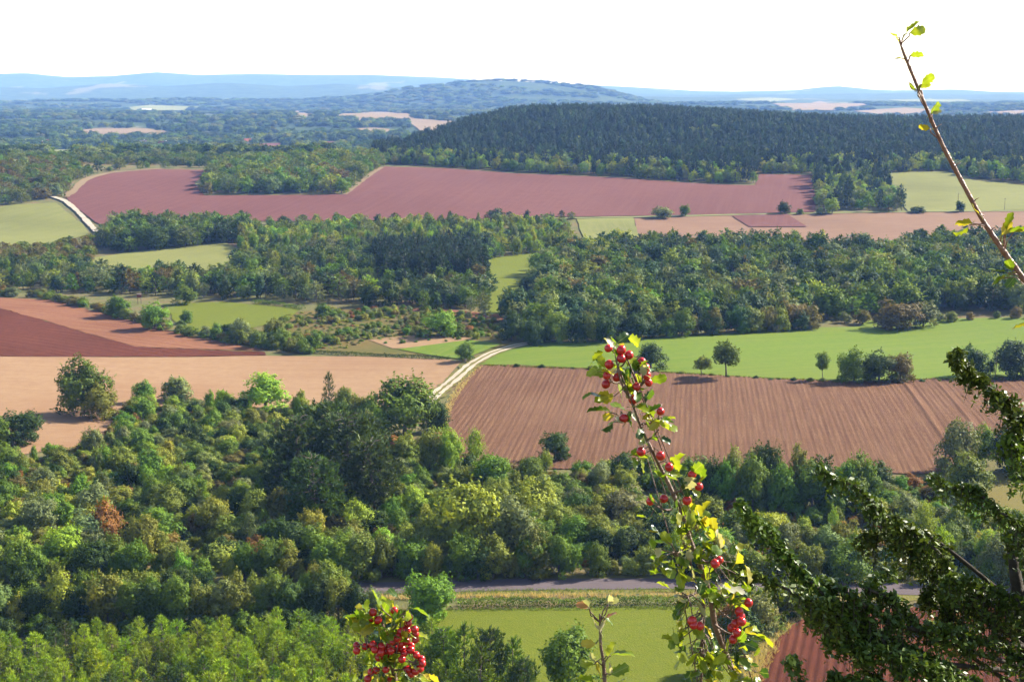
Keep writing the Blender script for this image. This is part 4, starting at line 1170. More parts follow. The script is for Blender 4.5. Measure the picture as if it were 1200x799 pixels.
# ---- hedges
def hedge(label, px_line, height, width, tn, dens=55, group=None, leaf=.22, seed=5):
    r = np.random.default_rng(seed)
    L = PP(px_line); seg = np.linalg.norm(np.diff(L, axis=0), axis=1); s = np.concatenate([[0], np.cumsum(seg)])
    n = int(s[-1] * dens)
    t = r.uniform(0, s[-1], n)
    x = np.interp(t, s, L[:, 0]); y = np.interp(t, s, L[:, 1])
    dx = np.interp(np.minimum(t + .5, s[-1]), s, L[:, 0]) - np.interp(np.maximum(t - .5, 0), s, L[:, 0]); dy = np.interp(np.minimum(t + .5, s[-1]), s, L[:, 1]) - np.interp(np.maximum(t - .5, 0), s, L[:, 1])
    q = np.hypot(dx, dy) + 1e-9; nx, ny = -dy / q, dx / q
    a = r.uniform(-.15, np.pi + .15, n)
    bump = 1 + .16 * np.sin(t / 1.1) * np.sin(t / .47 + 1) + .12 * np.sin(t / 3.7)
    rad = r.uniform(.8, 1.05, n) * bump
    off = np.cos(a) * width * .5 * rad; hh = np.maximum(np.abs(np.sin(a)) ** .6 * height * rad, .03)
    X = x + nx * off; Y = y + ny * off
    C = np.column_stack([X, Y, H(X, Y) + hh]); N = np.column_stack([nx * np.cos(a), ny * np.cos(a), np.sin(a)])
    b = Buf(); org = np.array((L[0][0], L[0][1], float(H(*L[0]))))
    lv = np.clip(.35 + .3 * np.sin(t / 2.3) + r.uniform(-.4, .4, n), 0, 1)
    b.leaves(C - org, N, leaf, r, 1.15, .45, 0, lv)
    for k in range(int(s[-1] / 1.2)):      # stems
        tt = k * 1.2 + r.uniform(-.3, .3); p = np.array((np.interp(tt, s, L[:, 0]), np.interp(tt, s, L[:, 1]))); z = float(H(*p))
        b.tube(np.array([(p[0], p[1], z - .05), (p[0] + r.normal(0, .1), p[1] + r.normal(0, .1), z + height * .8)]) - org, [.04, .015], 4, 1)
    o = link('hedge', b.mesh('hedge', [LEAF, BARK])); o.location = org; o['tint'] = tint(tn, r, .05)
    return tag(o, label, 'hedge', group)
hedge('trimmed hedge along the road above the meadow', [(536, 711), (620, 710), (700, 709), (800, 708), (880, 708)], 1.35, 1.7, 'mid', 150, leaf=.2, seed=6)
hedge('low dark hedge between tan stubble and heath', [(310, 409.5), (350, 412), (400, 416), (460, 418.5), (527, 421.5)], 1.1, 1.6, 'dark', 70, leaf=.24, seed=7)
hedge('low hedge on the far side of the green paddock', [(296, 356), (330, 359), (356, 363)], 1.5, 2.0, 'mid', 60, leaf=.3, seed=8)

def grass_bank(name, label, px_line, width, h, tn, dens, seed, w=.025):
    r = np.random.default_rng(seed)
    L = PP(px_line); seg = np.linalg.norm(np.diff(L, axis=0), axis=1); s = np.concatenate([[0], np.cumsum(seg)])
    n = int(s[-1] * width * dens); t = r.uniform(0, s[-1], n)
    x = np.interp(t, s, L[:, 0]) + r.uniform(-.5, .5, n) * width; y = np.interp(t, s, L[:, 1]) + r.uniform(-.5, .5, n) * width
    k = np.sin(t / 3.1 + 2 * np.sin(t / 7.7)) + r.uniform(-1, 1, n) > -.7
    x = x[k]; y = y[k]; n = len(x)
    b = Buf(); org = np.array((L[0][0], L[0][1], float(H(*L[0]))))
    p = np.column_stack([x, y, H(x, y) + .05]) - org
    D = np.column_stack([r.normal(0, .35, n), r.normal(0, .35, n), np.ones(n)])
    needles(b, p, D, h, w, r, 4, .25)
    o = link(name, b.mesh(name, [LEAF])); o.location = org; o['tint'] = tint(tn, r, .03)
    return tag(o, label, 'grass', kind='stuff')
TINT['straw'] = (.40, .31, .15); WORD['straw'] = 'straw'
TINT['fresh'] = (.14, .20, .045)
grass_bank('grass', 'dry straw coloured grass on top of the roadside bank', [(440, 702), (540, 700), (700, 699), (880, 699)], 1.6, .75, 'straw', 9, 51)
grass_bank('grass', 'fresh grass along the near edge of the road', [(430, 696), (620, 693), (800, 692), (900, 693)], 1.8, .35, 'fresh', 14, 52)
grass_bank('grass', 'rough grass at the foot of the trimmed hedge', [(430, 716), (620, 714.5), (800, 713), (890, 713)], 1.0, .4, 'fresh', 14, 53)
grass_bank('grass', 'tall dry grass beside the brown plot', [(925, 722), (905, 752), (882, 795), (860, 840)], 2.6, .7, 'straw', 12, 54)
grass_bank('grass', 'rough dark grass between green and ploughed fields', [(566, 428.5), (750, 435.5), (900, 444.3), (1000, 448), (1200, 442.5), (1330, 438)], 1.6, .55, 'olive', 10, 55, .05)
grass_bank('grass', 'dry grass edging the ploughed field at the track', [(512, 512), (521, 490), (530, 468), (545, 446), (562, 430)], 2.2, .5, 'straw', 9, 56, .04)
grass_bank('grass', 'dry grass along the stubble field edge', [(60, 530), (124, 522), (150, 503), (300, 502), (440, 494)], 2.0, .6, 'straw', 7, 57, .04)

# ---- small built things of the valley
M_plaster = plain_material('plaster', (.50, .44, .36), (.42, .37, .30), 2, .9)
M_white = plain_material('whitewash', (.72, .70, .66), (.62, .60, .56), 2, .9)
M_tile = plain_material('roof_tile', (.22, .07, .045), (.17, .055, .035), 4, .85)
M_slate = plain_material('roof_slate', (.16, .15, .15), (.11, .11, .11), 4, .8)
M_wood = plain_material('weathered_wood', (.20, .15, .11), (.13, .10, .08), 9, .9)
M_dark = plain_material('window_dark', (.03, .03, .035), (.02, .02, .025), 5, .4)
def box(b, c, s, mat=0):
    x, y, z = c; a, d_, e = (q / 2 for q in s)
    V = [(x + i * a, y + j * d_, z + k * e) for k in (-1, 1) for j in (-1, 1) for i in (-1, 1)]
    b.add(V, [(0, 2, 3, 1), (4, 5, 7, 6), (0, 1, 5, 4), (2, 6, 7, 3), (0, 4, 6, 2), (1, 3, 7, 5)], None, mat)
def house(px, py, L, W, hgt, wallm, roofm, rz, label, name='farmhouse', cat='house', windows=3):
    x, y = P(px, py); o = link(name, None); o.location = (x, y, float(H(x, y)) + 2.0 * (y > 1500)); o.rotation_euler = (0, 0, rz)
    b = Buf(); box(b, (0, 0, hgt / 2 - .5), (L, W, hgt + 1)); r = W * .42
    V = [(-L / 2, -W / 2, hgt), (-L / 2, W / 2, hgt), (-L / 2, 0, hgt + r * .98), (L / 2, -W / 2, hgt), (L / 2, W / 2, hgt), (L / 2, 0, hgt + r * .98)]
    b.add(V, None, [(0, 2, 1), (3, 4, 5)], 0)
    link('wall', b.mesh('wall', [wallm]), o)
    b = Buf(); e = .5; t = .25
    for s in (-1, 1):
        A = np.array([(-L / 2 - e, s * (W / 2 + e), hgt - e * .84), (L / 2 + e, s * (W / 2 + e), hgt - e * .84), (L / 2 + e, 0, hgt + r), (-L / 2 - e, 0, hgt + r)])
        b.add(np.vstack([A, A + np.array((0, 0, t))]), [(0, 1, 2, 3), (4, 7, 6, 5), (0, 4, 5, 1), (1, 5, 6, 2), (2, 6, 7, 3), (3, 7, 4, 0)], None, 0)
    rf = link('roof', b.mesh('roof', [roofm]), o)
    b = Buf(); box(b, (L * .3, 0, hgt + r + .4), (.9, .9, 1.8)); link('chimney', b.mesh('chimney', [wallm]), rf)
    b = Buf(); box(b, (0, 0, 0), (1.1, .12, 1.5)); wm = b.mesh('window', [M_dark])
    for k in range(windows):
        w = link('window', wm, o); w.location = (-L / 2 + L * (k + .5) / windows, -W / 2 - .03, hgt * .55)
    tag(o, label, cat)
house(62, 172, 17, 9, 5, M_plaster, M_tile, .3, 'far farmhouse with a bright red tiled roof among blue woods')
house(48, 174, 12, 8, 4.5, M_plaster, M_tile, -.5, 'small far house beside the red roofed farmhouse')
house(165, 173, 18, 9, 5, M_white, M_slate, .2, 'far white house by the pale green field')
house(192, 174, 14, 8, 5, M_white, M_tile, -.3, 'far white cottage with a red roof near the red ridge')
house(172, 132.5, 34, 14, 8, M_white, M_white, .1, 'long white far barn under the pale green field', 'barn', 'barn', 4)
house(292, 171, 15, 9, 5, M_plaster, M_tile, .5, 'far house beside the dark red plot')
def pole(px, py, hp, rad, label, arm):
    x, y = P(px, py); h = metres(hp, x, y); o = link('utility_pole' if arm else 'dead_trunk', None); o.location = (x, y, float(H(x, y)))
    b = Buf(); b.tube([(0, 0, -.3), (.02 * h * (not arm), 0, h * .5), (0, 0, h)], [rad, rad * .8, rad * .5], 7, 0)
    link('post' if arm else 'trunk', b.mesh('post', [M_wood], True), o)
    if arm:
        b = Buf(); box(b, (0, 0, h - .6), (1.6, .12, .14)); link('crossarm', b.mesh('crossarm', [M_wood]), o)
        b = Buf(); b.tube([(0, 0, 0), (0, 0, .18)], [.05, .04], 6, 0); im = b.mesh('insulator', [M_white])
        for s in (-.65, .65): q = link('insulator', im, o); q.location = (s, 0, h - .53)
    else:
        for k in range(6):
            a = k * 2.4; z = h * (.35 + .1 * k); b = Buf(); b.tube([(0, 0, z), (.35 * math.cos(a), .35 * math.sin(a), z + .6), (.5 * math.cos(a), .5 * math.sin(a), z + 1.3)], [rad * .4, rad * .3, rad * .1], 4, 0)
            link('bare_limb', b.mesh('bare_limb', [M_wood]), o)
    tag(o, label, 'pole' if arm else 'dead tree')
pole(1177, 247, 15, .14, 'thin wooden utility pole in the hillside pasture', True)
pole(1166, 444, 40, .13, 'thin bare dead trunk on the green field edge', False)
pole(1122, 246, 20, .2, 'bare dead tree in the hillside pasture', False)
def hide():
    x, y = P(163.5, 356); o = link('hunting_stand', None); o.location = (x, y, float(H(x, y))); o.rotation_euler = (0, 0, .4)
    b = Buf(); b.tube([(0, 0, 0), (0, 0, 2.6)], [.06, .05], 5, 0); lm = b.mesh('leg', [M_wood])
    for i in (-.6, .6):
        for j in (-.6, .6): q = link('leg', lm, o); q.location = (i, j, -.05)
    b = Buf(); box(b, (0, 0, 2.95), (1.5, 1.5, .9)); link('cabin', b.mesh('cabin', [M_tile]), o)
    b = Buf(); box(b, (0, 0, 3.75), (1.8, 1.8, .12)); link('roof', b.mesh('roof', [M_wood]), o)
    for i in (-.7, .7):
        for j in (-.7, .7): b = Buf(); box(b, (i, j, 3.55), (.08, .08, .3)); link('post', b.mesh('post', [M_wood]), o)
    tag(o, 'small reddish wooden hunting stand at the paddock edge', 'hunting stand')
hide()
#@VEG_END
#@FG_BEGIN
# ------------------------------------------------------------------ foreground hawthorn sprays and the dark overhanging tree
def fg_leaf_material(name, col, col2, trans=0.5, rough=0.32):
    m, nt, out = new_mat(name)
    tc = N_(nt, 'ShaderNodeTexCoord'); oi = N_(nt, 'ShaderNodeObjectInfo')
    f = noise(nt, tc.outputs['Object'], 2.2, 4, .6)
    mm = N_(nt, 'ShaderNodeMath', operation='MULTIPLY_ADD', i_1=1.1, i_2=-.45); nt.links.new(oi.outputs['Random'], mm.inputs[0])
    ad = N_(nt, 'ShaderNodeMath', operation='ADD', use_clamp=True); nt.links.new(mm.outputs[0], ad.inputs[0]); nt.links.new(f, ad.inputs[1])
    c = mixc(nt, ramp(nt, ad.outputs[0], [(.2, 0.), (.85, 1.)]), col, col2)
    # paler veins
    sx = N_(nt, 'ShaderNodeSeparateXYZ'); nt.links.new(tc.outputs['Object'], sx.inputs[0])
    ab = N_(nt, 'ShaderNodeMath', operation='ABSOLUTE'); nt.links.new(sx.outputs['X'], ab.inputs[0])
    c = mixc(nt, ramp(nt, ab.outputs[0], [(0., .55), (.025, 0.)]), c, (.35, .38, .12))
    p = N_(nt, 'ShaderNodeBsdfPrincipled', i_Roughness=rough); p.inputs['Specular IOR Level'].default_value = .6
    nt.links.new(c, p.inputs['Base Color'])
    t = N_(nt, 'ShaderNodeBsdfTranslucent'); nt.links.new(mixc(nt, 1.0, c, (1.5, 1.4, .6), 'MULTIPLY'), t.inputs['Color'])
    mx = N_(nt, 'ShaderNodeMixShader', i_0=trans); nt.links.new(p.outputs[0], mx.inputs[1]); nt.links.new(t.outputs[0], mx.inputs[2])
    nt.links.new(mx.outputs[0], out.inputs['Surface'])
    return m
M_hl = [fg_leaf_material('hawthorn_leaf_lime', (.10, .17, .014), (.22, .27, .02)), fg_leaf_material('hawthorn_leaf_yellow', (.24, .24, .02), (.34, .28, .03)),
        fg_leaf_material('hawthorn_leaf_green', (.02, .055, .01), (.06, .12, .015), .4), fg_leaf_material('hawthorn_leaf_pale', (.26, .27, .17), (.38, .36, .26), .35),
        fg_leaf_material('hawthorn_leaf_rust', (.30, .12, .05), (.36, .19, .10), .4)]
M_stem = plain_material('hawthorn_bark', (.10, .055, .04), (.20, .13, .10), 160, .6, .4, .4)
M_stem2 = plain_material('hawthorn_shoot', (.16, .06, .045), (.24, .13, .09), 120, .45, .3, .5)
def berry_material():
    m, nt, out = new_mat('haw_red')
    tc = N_(nt, 'ShaderNodeTexCoord'); oi = N_(nt, 'ShaderNodeObjectInfo')
    c = mixc(nt, oi.outputs['Random'], (.36, .008, .012), (.50, .02, .018))
    c = mixc(nt, ramp(nt, noise(nt, tc.outputs['Object'], 2.5, 3), [(.45, 0.), (.75, .5)]), c, (.17, .006, .012))
    p = N_(nt, 'ShaderNodeBsdfPrincipled', i_Roughness=.22); p.inputs['Specular IOR Level'].default_value = .6
    p.inputs['Subsurface Weight'].default_value = .0
    nt.links.new(c, p.inputs['Base Color']); nt.links.new(p.outputs[0], out.inputs['Surface'])
    return m
M_haw = berry_material()
M_calyx = plain_material('haw_calyx', (.035, .018, .012), (.08, .05, .03), 40, .8)

def leaf_mesh(name, fold, curl, twist, mat, seed):
    r = np.random.default_rng(seed)
    ys = np.array([0, .10, .22, .30, .40, .50, .57, .68, .76, .86, .93, 1.0])
    xs = np.array([.0, .08, .22, .31, .24, .27, .34, .24, .24, .24, .13, .0])
    V = []
    xl = xs * r.uniform(.88, 1.1, 12); xr = xs * r.uniform(.88, 1.1, 12)
    up = np.array([0, 0, .02, .06, .0, .02, .07, 0, .02, .05, .02, 0])
    for i, y in enumerate(ys):
        tw = twist * y
        for s, x in ((-1, xl[i]), (0, 0.0), (1, xr[i])):
            yy = y + (up[i] if s else 0)
            z = fold * x - curl * yy * yy + .03 * math.sin(yy * 9 + s)
            X = s * x
            V.append((X * math.cos(tw) - z * math.sin(tw), yy, X * math.sin(tw) + z * math.cos(tw)))
    q = []
    for i in range(11):
        a, b_ = i * 3, (i + 1) * 3
        q += [(a, a + 1, b_ + 1, b_), (a + 1, a + 2, b_ + 2, b_ + 1)]
    n = len(V)
    # petiole, a thin three sided stalk
    st = [(0, -.38, -.05), (0, -.18, .0), (0, .02, 0.0)]
    for k, (x, y, z) in enumerate(st):
        w = .018 if k < 2 else .012
        V += [(x - w, y, z), (x + w, y, z), (x, y, z + w * 1.6)]
    for k in range(2):
        a = n + k * 3
        q += [(a, a + 1, a + 4, a + 3), (a + 1, a + 2, a + 5, a + 4), (a + 2, a, a + 3, a + 5)]
    me = mesh_np(name, V, [np.array(q)], [mat], smooth=True)
    return me
LEAFM = [[leaf_mesh('hawthorn_leaf', f, c, t, m, 60 + i * 5 + j) for j, (f, c, t) in enumerate([(.25, .12, .2), (.5, .3, -.4), (.15, -.12, .5), (.7, .2, .1)])] for i, m in enumerate(M_hl)]

def berry_mesh():
    b = Buf()
    nu, nv = 12, 8
    V = [(0, 0, 1.06)]
    for i in range(1, nv):
        ph = math.pi * i / nv
        for j in range(nu):
            th = 2 * math.pi * j / nu
            rr = math.sin(ph) * (1 - .04 * math.cos(2 * ph))
            V.append((rr * math.cos(th), rr * math.sin(th), 1.06 * math.cos(ph)))
    V.append((0, 0, -.96))
    t = [(0, 1 + j, 1 + (j + 1) % nu) for j in range(nu)]
    q = []
    for i in range(nv - 2):
        for j in range(nu):
            a = 1 + i * nu + j; c = 1 + i * nu + (j + 1) % nu
            q.append((a, a + nu, c + nu, c))
    e = len(V) - 1
    t += [(e, 1 + (nv - 2) * nu + (j + 1) % nu, 1 + (nv - 2) * nu + j) for j in range(nu)]
    b.add(V, q, t, 0)
    return b.mesh('haw', [M_haw], True)
def calyx_mesh():
    b = Buf(); V = []; t = []
    for k in range(5):
        a = 2 * math.pi * k / 5; d1 = a - .5; d2 = a + .5
        n = len(V)
        V += [(.16 * math.cos(d1), .16 * math.sin(d1), -.95), (.16 * math.cos(d2), .16 * math.sin(d2), -.95), (.42 * math.cos(a), .42 * math.sin(a), -1.12), (0, 0, -.9)]
        t += [(n, n + 1, n + 2), (n, n + 3, n + 1), (n, n + 2, n + 3), (n + 1, n + 3, n + 2)]
    b.add(V, None, t, 0)
    return b.mesh('calyx', [M_calyx])
BERRY = berry_mesh(); CALYX = calyx_mesh()

class Spray:
    """one hawthorn shoot rooted in the slope: stem, twigs, leaves, berries"""
    def __init__(s, name, label, root, seed, mat=M_stem):
        s.r = np.random.default_rng(seed)
        s.root = np.array((root[0], root[1], float(H(root[0], root[1]))))
        s.o = link(name, None); s.o.location = s.root; s.o.empty_display_size = .05
        tag(s.o, label, 'shrub', 'hawthorn shoots around the viewpoint'); s.mat = mat; s.lines = []
    def stem(s, pts, radii, name='stem', sides=8):
        pts = np.asarray(pts, float)
        # smooth it, with a slight kink at each node
        t = np.linspace(0, len(pts) - 1, (len(pts) - 1) * 5 + 1); k = np.arange(len(pts))
        P3 = np.column_stack([np.interp(t, k, pts[:, i]) for i in range(3)]); R = np.interp(t, k, radii)
        for _ in range(2): P3[1:-1] = (P3[:-2] + 2 * P3[1:-1] + P3[2:]) / 4
        R = R * (1 + .10 * np.sin(t * 7.3) ** 8 * 2)
        b = Buf(); b.tube(P3 - s.root, R, sides, 0)
        link(name, b.mesh(name, [s.mat], True), s.o)
        s.lines.append(P3)
        return P3
    def twig(s, a, b_, r0=.0011, r1=.0006):
        mid = (a + b_) / 2 + s.r.normal(0, .003, 3) + np.array((0, 0, .003))
        b = Buf(); b.tube(np.array([a, mid, b_]) - s.root, [r0, (r0 + r1) / 2, r1], 6, 0)
        link('twig', b.mesh('twig', [s.mat], True), s.o)
    def near(s, p):
        L = np.concatenate(s.lines); d = L - p
        i = np.argmin((d ** 2).sum(1)); return L[max(0, i - 2)]
    def leaf(s, p, size, kind=0, direction=None, normal=None):
        r = s.r
        d = np.array(direction if direction is not None else r.normal(0, 1, 3) + np.array((0, -.1, .35)), float); d /= np.linalg.norm(d)
        n = np.array(normal if normal is not None else np.array((.45, .1, .75)) + r.normal(0, .55, 3), float)
        n = n - d * n.dot(d); n /= np.linalg.norm(n) + 1e-9
        x = np.cross(d, n)
        M = Matrix(((x[0], d[0], n[0]), (x[1], d[1], n[1]), (x[2], d[2], n[2])))
        o = link('leaf', LEAFM[kind][int(r.integers(4))], s.o)
        o.rotation_euler = M.to_euler(); o.scale = (size, size, size); o.location = p - s.root
    def berry(s, p, rad=.0047):
        r = s.r
        o = link('berry', BERRY, s.o); o.location = p - s.root; q = rad * r.uniform(.88, 1.1); o.scale = (q, q, q * r.uniform(.98, 1.1))
        o.rotation_euler = (r.normal(0, .5), r.normal(0, .5), r.uniform(0, 6))
        c = link('calyx', CALYX, o)
        return o
    def around(s, px, py, n, spread, size, dist, kinds, dz=.009):
        """leaves in a loose bunch around a photo pixel"""
        for _ in range(int(n * 1.9 + .5)):
            a, b_ = s.r.normal(0, spread, 2)
            p = at(px + a, py + b_, dist + s.r.normal(0, dz))
            c = s.near(p); d = p - c; L = np.linalg.norm(d) + 1e-9
            if L > .02 and s.r.uniform() < .6: s.twig(c, p - d / L * size * .3, .0008, .0005)
            dd = d / L * .7 + s.r.normal(0, .55, 3) + np.array((0, 0, .15))
            s.leaf(p, size * s.r.uniform(.65, 1.2), int(s.r.choice(kinds)), dd)
    def haws(s, pts, dist, hub=None, dz=.006):
        for (a, b_) in pts:
            p = at(a, b_, dist + s.r.normal(0, dz))
            c = s.near(p) if hub is None else hub
            if np.linalg.norm(c - p) > .09: c = p + (c - p) / np.linalg.norm(c - p) * .05
            s.twig(c, p + np.array((0, 0, .004)), .0007, .0005)
            s.berry(p)

D2 = 1.5
sp = Spray('hawthorn_shoot', 'tall hawthorn shoot full of red berries rising across the ploughed field', (.30, 1.56), 71)
line2 = [at(a, b_, d_) for a, b_, d_ in [(722, 420, 1.47), (727, 446, 1.47), (735, 462, 1.48), (743, 477, 1.48), (749, 495, 1.49), (756, 512, 1.49), (765, 529, 1.49), (773, 546, 1.5), (781, 561, 1.5), (789, 579, 1.5), (801, 606, 1.5), (809, 634, 1.5), (819, 659, 1.5), (829, 685, 1.51), (834, 706, 1.51), (837, 731, 1.52), (847, 757, 1.53), (860, 790, 1.54), (880, 860, 1.55), (905, 1000, 1.56)]] + [sp.root - np.array((0, 0, .06))]
sp.stem(line2[::-1], np.concatenate([[.006, .005], np.linspace(.0038, .0009, len(line2) - 2)]))
sp.stem([at(*q) for q in [(822, 830, 1.50), (821, 799, 1.50), (823, 748, 1.5), (825, 708, 1.5), (822, 676, 1.505)]][::-1], np.linspace(.0022, .0016, 5), 'side_stem')
for a, b_ in [((750, 497), (776, 489)), ((757, 516), (772, 503)), ((789, 578), (812, 562)), ((790, 596), (772, 594)), ((744, 480), (724, 492)), ((737, 465), (756, 446)), ((728, 448), (712, 444)), ((724, 432), (736, 418)), ((809, 634), (790, 650)), ((819, 660), (846, 650)), ((829, 685), (800, 700)), ((833, 705), (862, 728)), ((838, 732), (866, 745))]:
    sp.stem([at(*a, 1.497), at((a[0] + b_[0]) / 2, (a[1] + b_[1]) / 2 + 3, 1.49), at(*b_, 1.48)], [.0013, .001, .0007], 'side_twig', 6)
sp.haws([(713, 408), (728, 410), (737, 416), (728, 420), (714, 427), (756, 431), (758, 440), (760, 448), (746, 453), (723, 442), (711, 440), (710, 450), (742, 468), (774, 482), (731, 490), (751, 529), (774, 534), (784, 547), (819, 570), (778, 584), (762, 587), (805, 586), (811, 556), (752, 424)], 1.475)
sp.haws([(877, 706), (868, 722), (869, 728), (862, 730), (857, 735), (864, 741), (859, 749), (813, 732), (820, 733), (821, 744), (843, 656), (838, 660), (811, 727), (866, 716)], 1.47)
KM = [0, 0, 0, 0, 0, 1, 2, 2, 0, 3]
for px, py, n, spd in [(705, 432, 3, 7), (722, 412, 2, 6), (735, 432, 7, 11), (750, 446, 5, 9), (722, 466, 7, 10), (745, 470, 4, 8), (735, 486, 3, 9), (718, 494, 1, 3), (765, 494, 5, 8), (778, 500, 4, 9), (760, 520, 2, 8), (745, 536, 2, 8), (788, 556, 3, 9), (805, 566, 5, 9), (815, 575, 3, 8), (770, 590, 3, 9), (800, 600, 4, 10)]:
    sp.around(px, py, n, spd, .0172, 1.48, KM)
for px, py, n, spd in [(805, 612, 8, 11), (820, 620, 5, 10), (790, 640, 6, 12), (775, 655, 4, 8), (812, 640, 7, 12), (838, 640, 6, 10), (800, 665, 6, 12), (840, 665, 8, 12), (862, 690, 7, 10), (815, 690, 6, 12), (845, 700, 8, 12), (800, 712, 5, 10), (870, 750, 7, 11), (815, 755, 8, 12), (850, 770, 10, 14), (825, 785, 9, 12), (870, 785, 8, 12), (795, 740, 3, 8)]:
    sp.around(px, py, n, spd, .0185, 1.485, KM)

sp = Spray('hawthorn_shoot', 'hawthorn tip crowded with a dense bunch of red berries', (-.13, 1.6), 72)
line1 = [at(a, b_, 1.6) for a, b_ in [(446, 722), (450, 738), (455, 757), (461, 785), (468, 830), (476, 950)]] + [sp.root - np.array((0, 0, .06))]
sp.stem(line1[::-1], np.concatenate([[.0055, .005], np.linspace(.0035, .0012, len(line1) - 2)]))
for a, b_ in [((455, 757), (424, 757)), ((455, 757), (480, 745)), ((452, 745), (470, 724)), ((461, 785), (488, 776)), ((459, 776), (440, 786)), ((456, 760), (474, 765))]:
    sp.stem([at(*a, 1.597), at((a[0] + b_[0]) / 2, (a[1] + b_[1]) / 2 + 3, 1.59), at(*b_, 1.58)], [.0013, .001, .0007], 'side_twig', 6)
sp.haws([(437, 717), (436, 724), (443, 726), (462, 715), (480, 723), (478, 730), (474, 738), (470, 740), (486, 737), (487, 743), (487, 749), (418, 756), (418, 762), (428, 757), (437, 755), (439, 761), (447, 757), (456, 756), (459, 751), (465, 760), (470, 754), (476, 751), (471, 760), (474, 765), (481, 761), (482, 756), (488, 767), (494, 772), (495, 777), (471, 772), (459, 769), (452, 762), (458, 762), (478, 784), (487, 786), (482, 789), (441, 785), (435, 787), (452, 784), (456, 797), (446, 764), (477, 738), (466, 747), (431, 795), (444, 770), (492, 783)], 1.585)
for px, py, n, spd in [(420, 728, 4, 6), (432, 735, 5, 8), (446, 720, 4, 8), (458, 728, 6, 9), (470, 722, 4, 8), (445, 745, 5, 9), (465, 742, 5, 8), (475, 748, 3, 7), (450, 776, 6, 9), (470, 782, 6, 10), (490, 790, 4, 8), (440, 795, 5, 9), (462, 795, 6, 10)]:
    sp.around(px, py, n, spd, .0185, 1.59, [0, 0, 1, 2, 0, 1])

sp = Spray('hawthorn_shoot', 'slender hawthorn sprig with few pale curled leaves before the meadow', (.13, 1.4), 73)
line3 = [at(a, b_, 1.4) for a, b_ in [(703, 719), (703.5, 744), (704, 758), (707, 772), (708.5, 795), (712, 850), (730, 1000)]] + [sp.root - np.array((0, 0, .06))]
sp.stem(line3[::-1], np.concatenate([[.004, .0035], np.linspace(.0024, .0011, len(line3) - 2)]))
def placed(sp, lst, dist):
    for px, py, size, kind, dx, dy in lst:
        p = at(px, py, dist); c = sp.near(p)
        if np.linalg.norm(p - c) > .006: sp.twig(c, p, .0008, .0006)
        sp.leaf(p, size, kind, np.array((dx, sp.r.normal(-.1, .15), dy)))
placed(sp, [(690, 712, .014, 4, -.9, .3), (690, 711, .013, 3, -.5, .9), (712, 708, .014, 3, .3, 1), (713, 707, .012, 3, 1, .5), (709, 724, .014, 4, .9, .6), (703, 740, .018, 3, -.5, .7), (704, 741, .015, 3, .2, .8), (698, 754, .016, 1, -1, .1), (716, 768, .024, 0, 1, .25), (712, 770, .018, 0, .4, .9), (696, 778, .018, 0, -1, .2), (697, 776, .014, 3, -.4, .8), (716, 790, .021, 0, .9, .5), (714, 789, .013, 3, .1, 1), (704, 794, .017, 1, -.3, .7), (696, 800, .019, 0, -.9, .4), (712, 805, .02, 2, .8, .3), (708, 723, .012, 2, .6, -.4)], 1.395)

sp = Spray('hawthorn_shoot', 'long bare reddish hawthorn twig leaning up against the white sky', (.98, 1.62), 74, M_stem2)
line4 = [at(a, b_, 1.6) for a, b_ in [(1054, 46), (1058, 60), (1065, 77), (1088, 133), (1105, 172), (1126, 211), (1150, 256), (1171, 288), (1199, 326), (1240, 385), (1300, 480), (1380, 640), (1470, 900)]] + [sp.root - np.array((0, 0, .06))]
sp.stem(line4[::-1], np.concatenate([[.0065, .006], np.linspace(.0040, .0012, len(line4) - 2)]))
placed(sp, [(1062, 40, .019, 0, .6, .8), (1066, 39, .019, 0, 1, .25), (1052, 44, .012, 0, -.9, .5), (1053, 50, .008, 1, -.4, .9), (1066, 66, .015, 0, 1, .2), (1057, 69, .008, 1, -1, .1), (1080, 99, .017, 0, .8, .7), (1078, 103, .013, 0, 1, .3), (1073, 107, .012, 0, -.9, .6), (1071, 105, .01, 1, -.5, .9), (1075, 108, .01, 0, .2, .8), (1090, 134, .016, 0, .6, .8), (1092, 133, .011, 3, .9, .3), (1090, 151, .013, 1, -1, .15),
            (1148, 252, .017, 1, -.6, .6), (1140, 262, .022, 1, -1, .1), (1136, 264, .020, 0, -.9, -.6), (1174, 276, .020, 1, .3, .6), (1178, 274, .024, 0, 1, .35), (1180, 270, .022, 0, .1, 1), (1188, 272, .018, 1, .9, .2), (1180, 320, .022, 0, -1, .3), (1182, 322, .022, 1, -.9, -.5), (1186, 318, .018, 0, -.4, .8), (1190, 324, .018, 2, -.6, -.5), (1176, 326, .017, 0, -.8, -.3), (1204, 382, .020, 1, -1, .1), (1200, 318, .016, 0, .6, .7)], 1.595)
for a, b_ in [(1096, 152), (1118, 197), (1140, 238), (1160, 272)]:      # thorns and buds
    p = at(a, b_, 1.597); q = Buf(); q.tube(np.array([p, p + np.array((.003, 0, .004)), p + np.array((.007, 0, .006))]) - sp.root, [.0011, .0006, .0002], 5, 0)
    link('thorn', q.mesh('thorn', [M_stem2], True), sp.o)

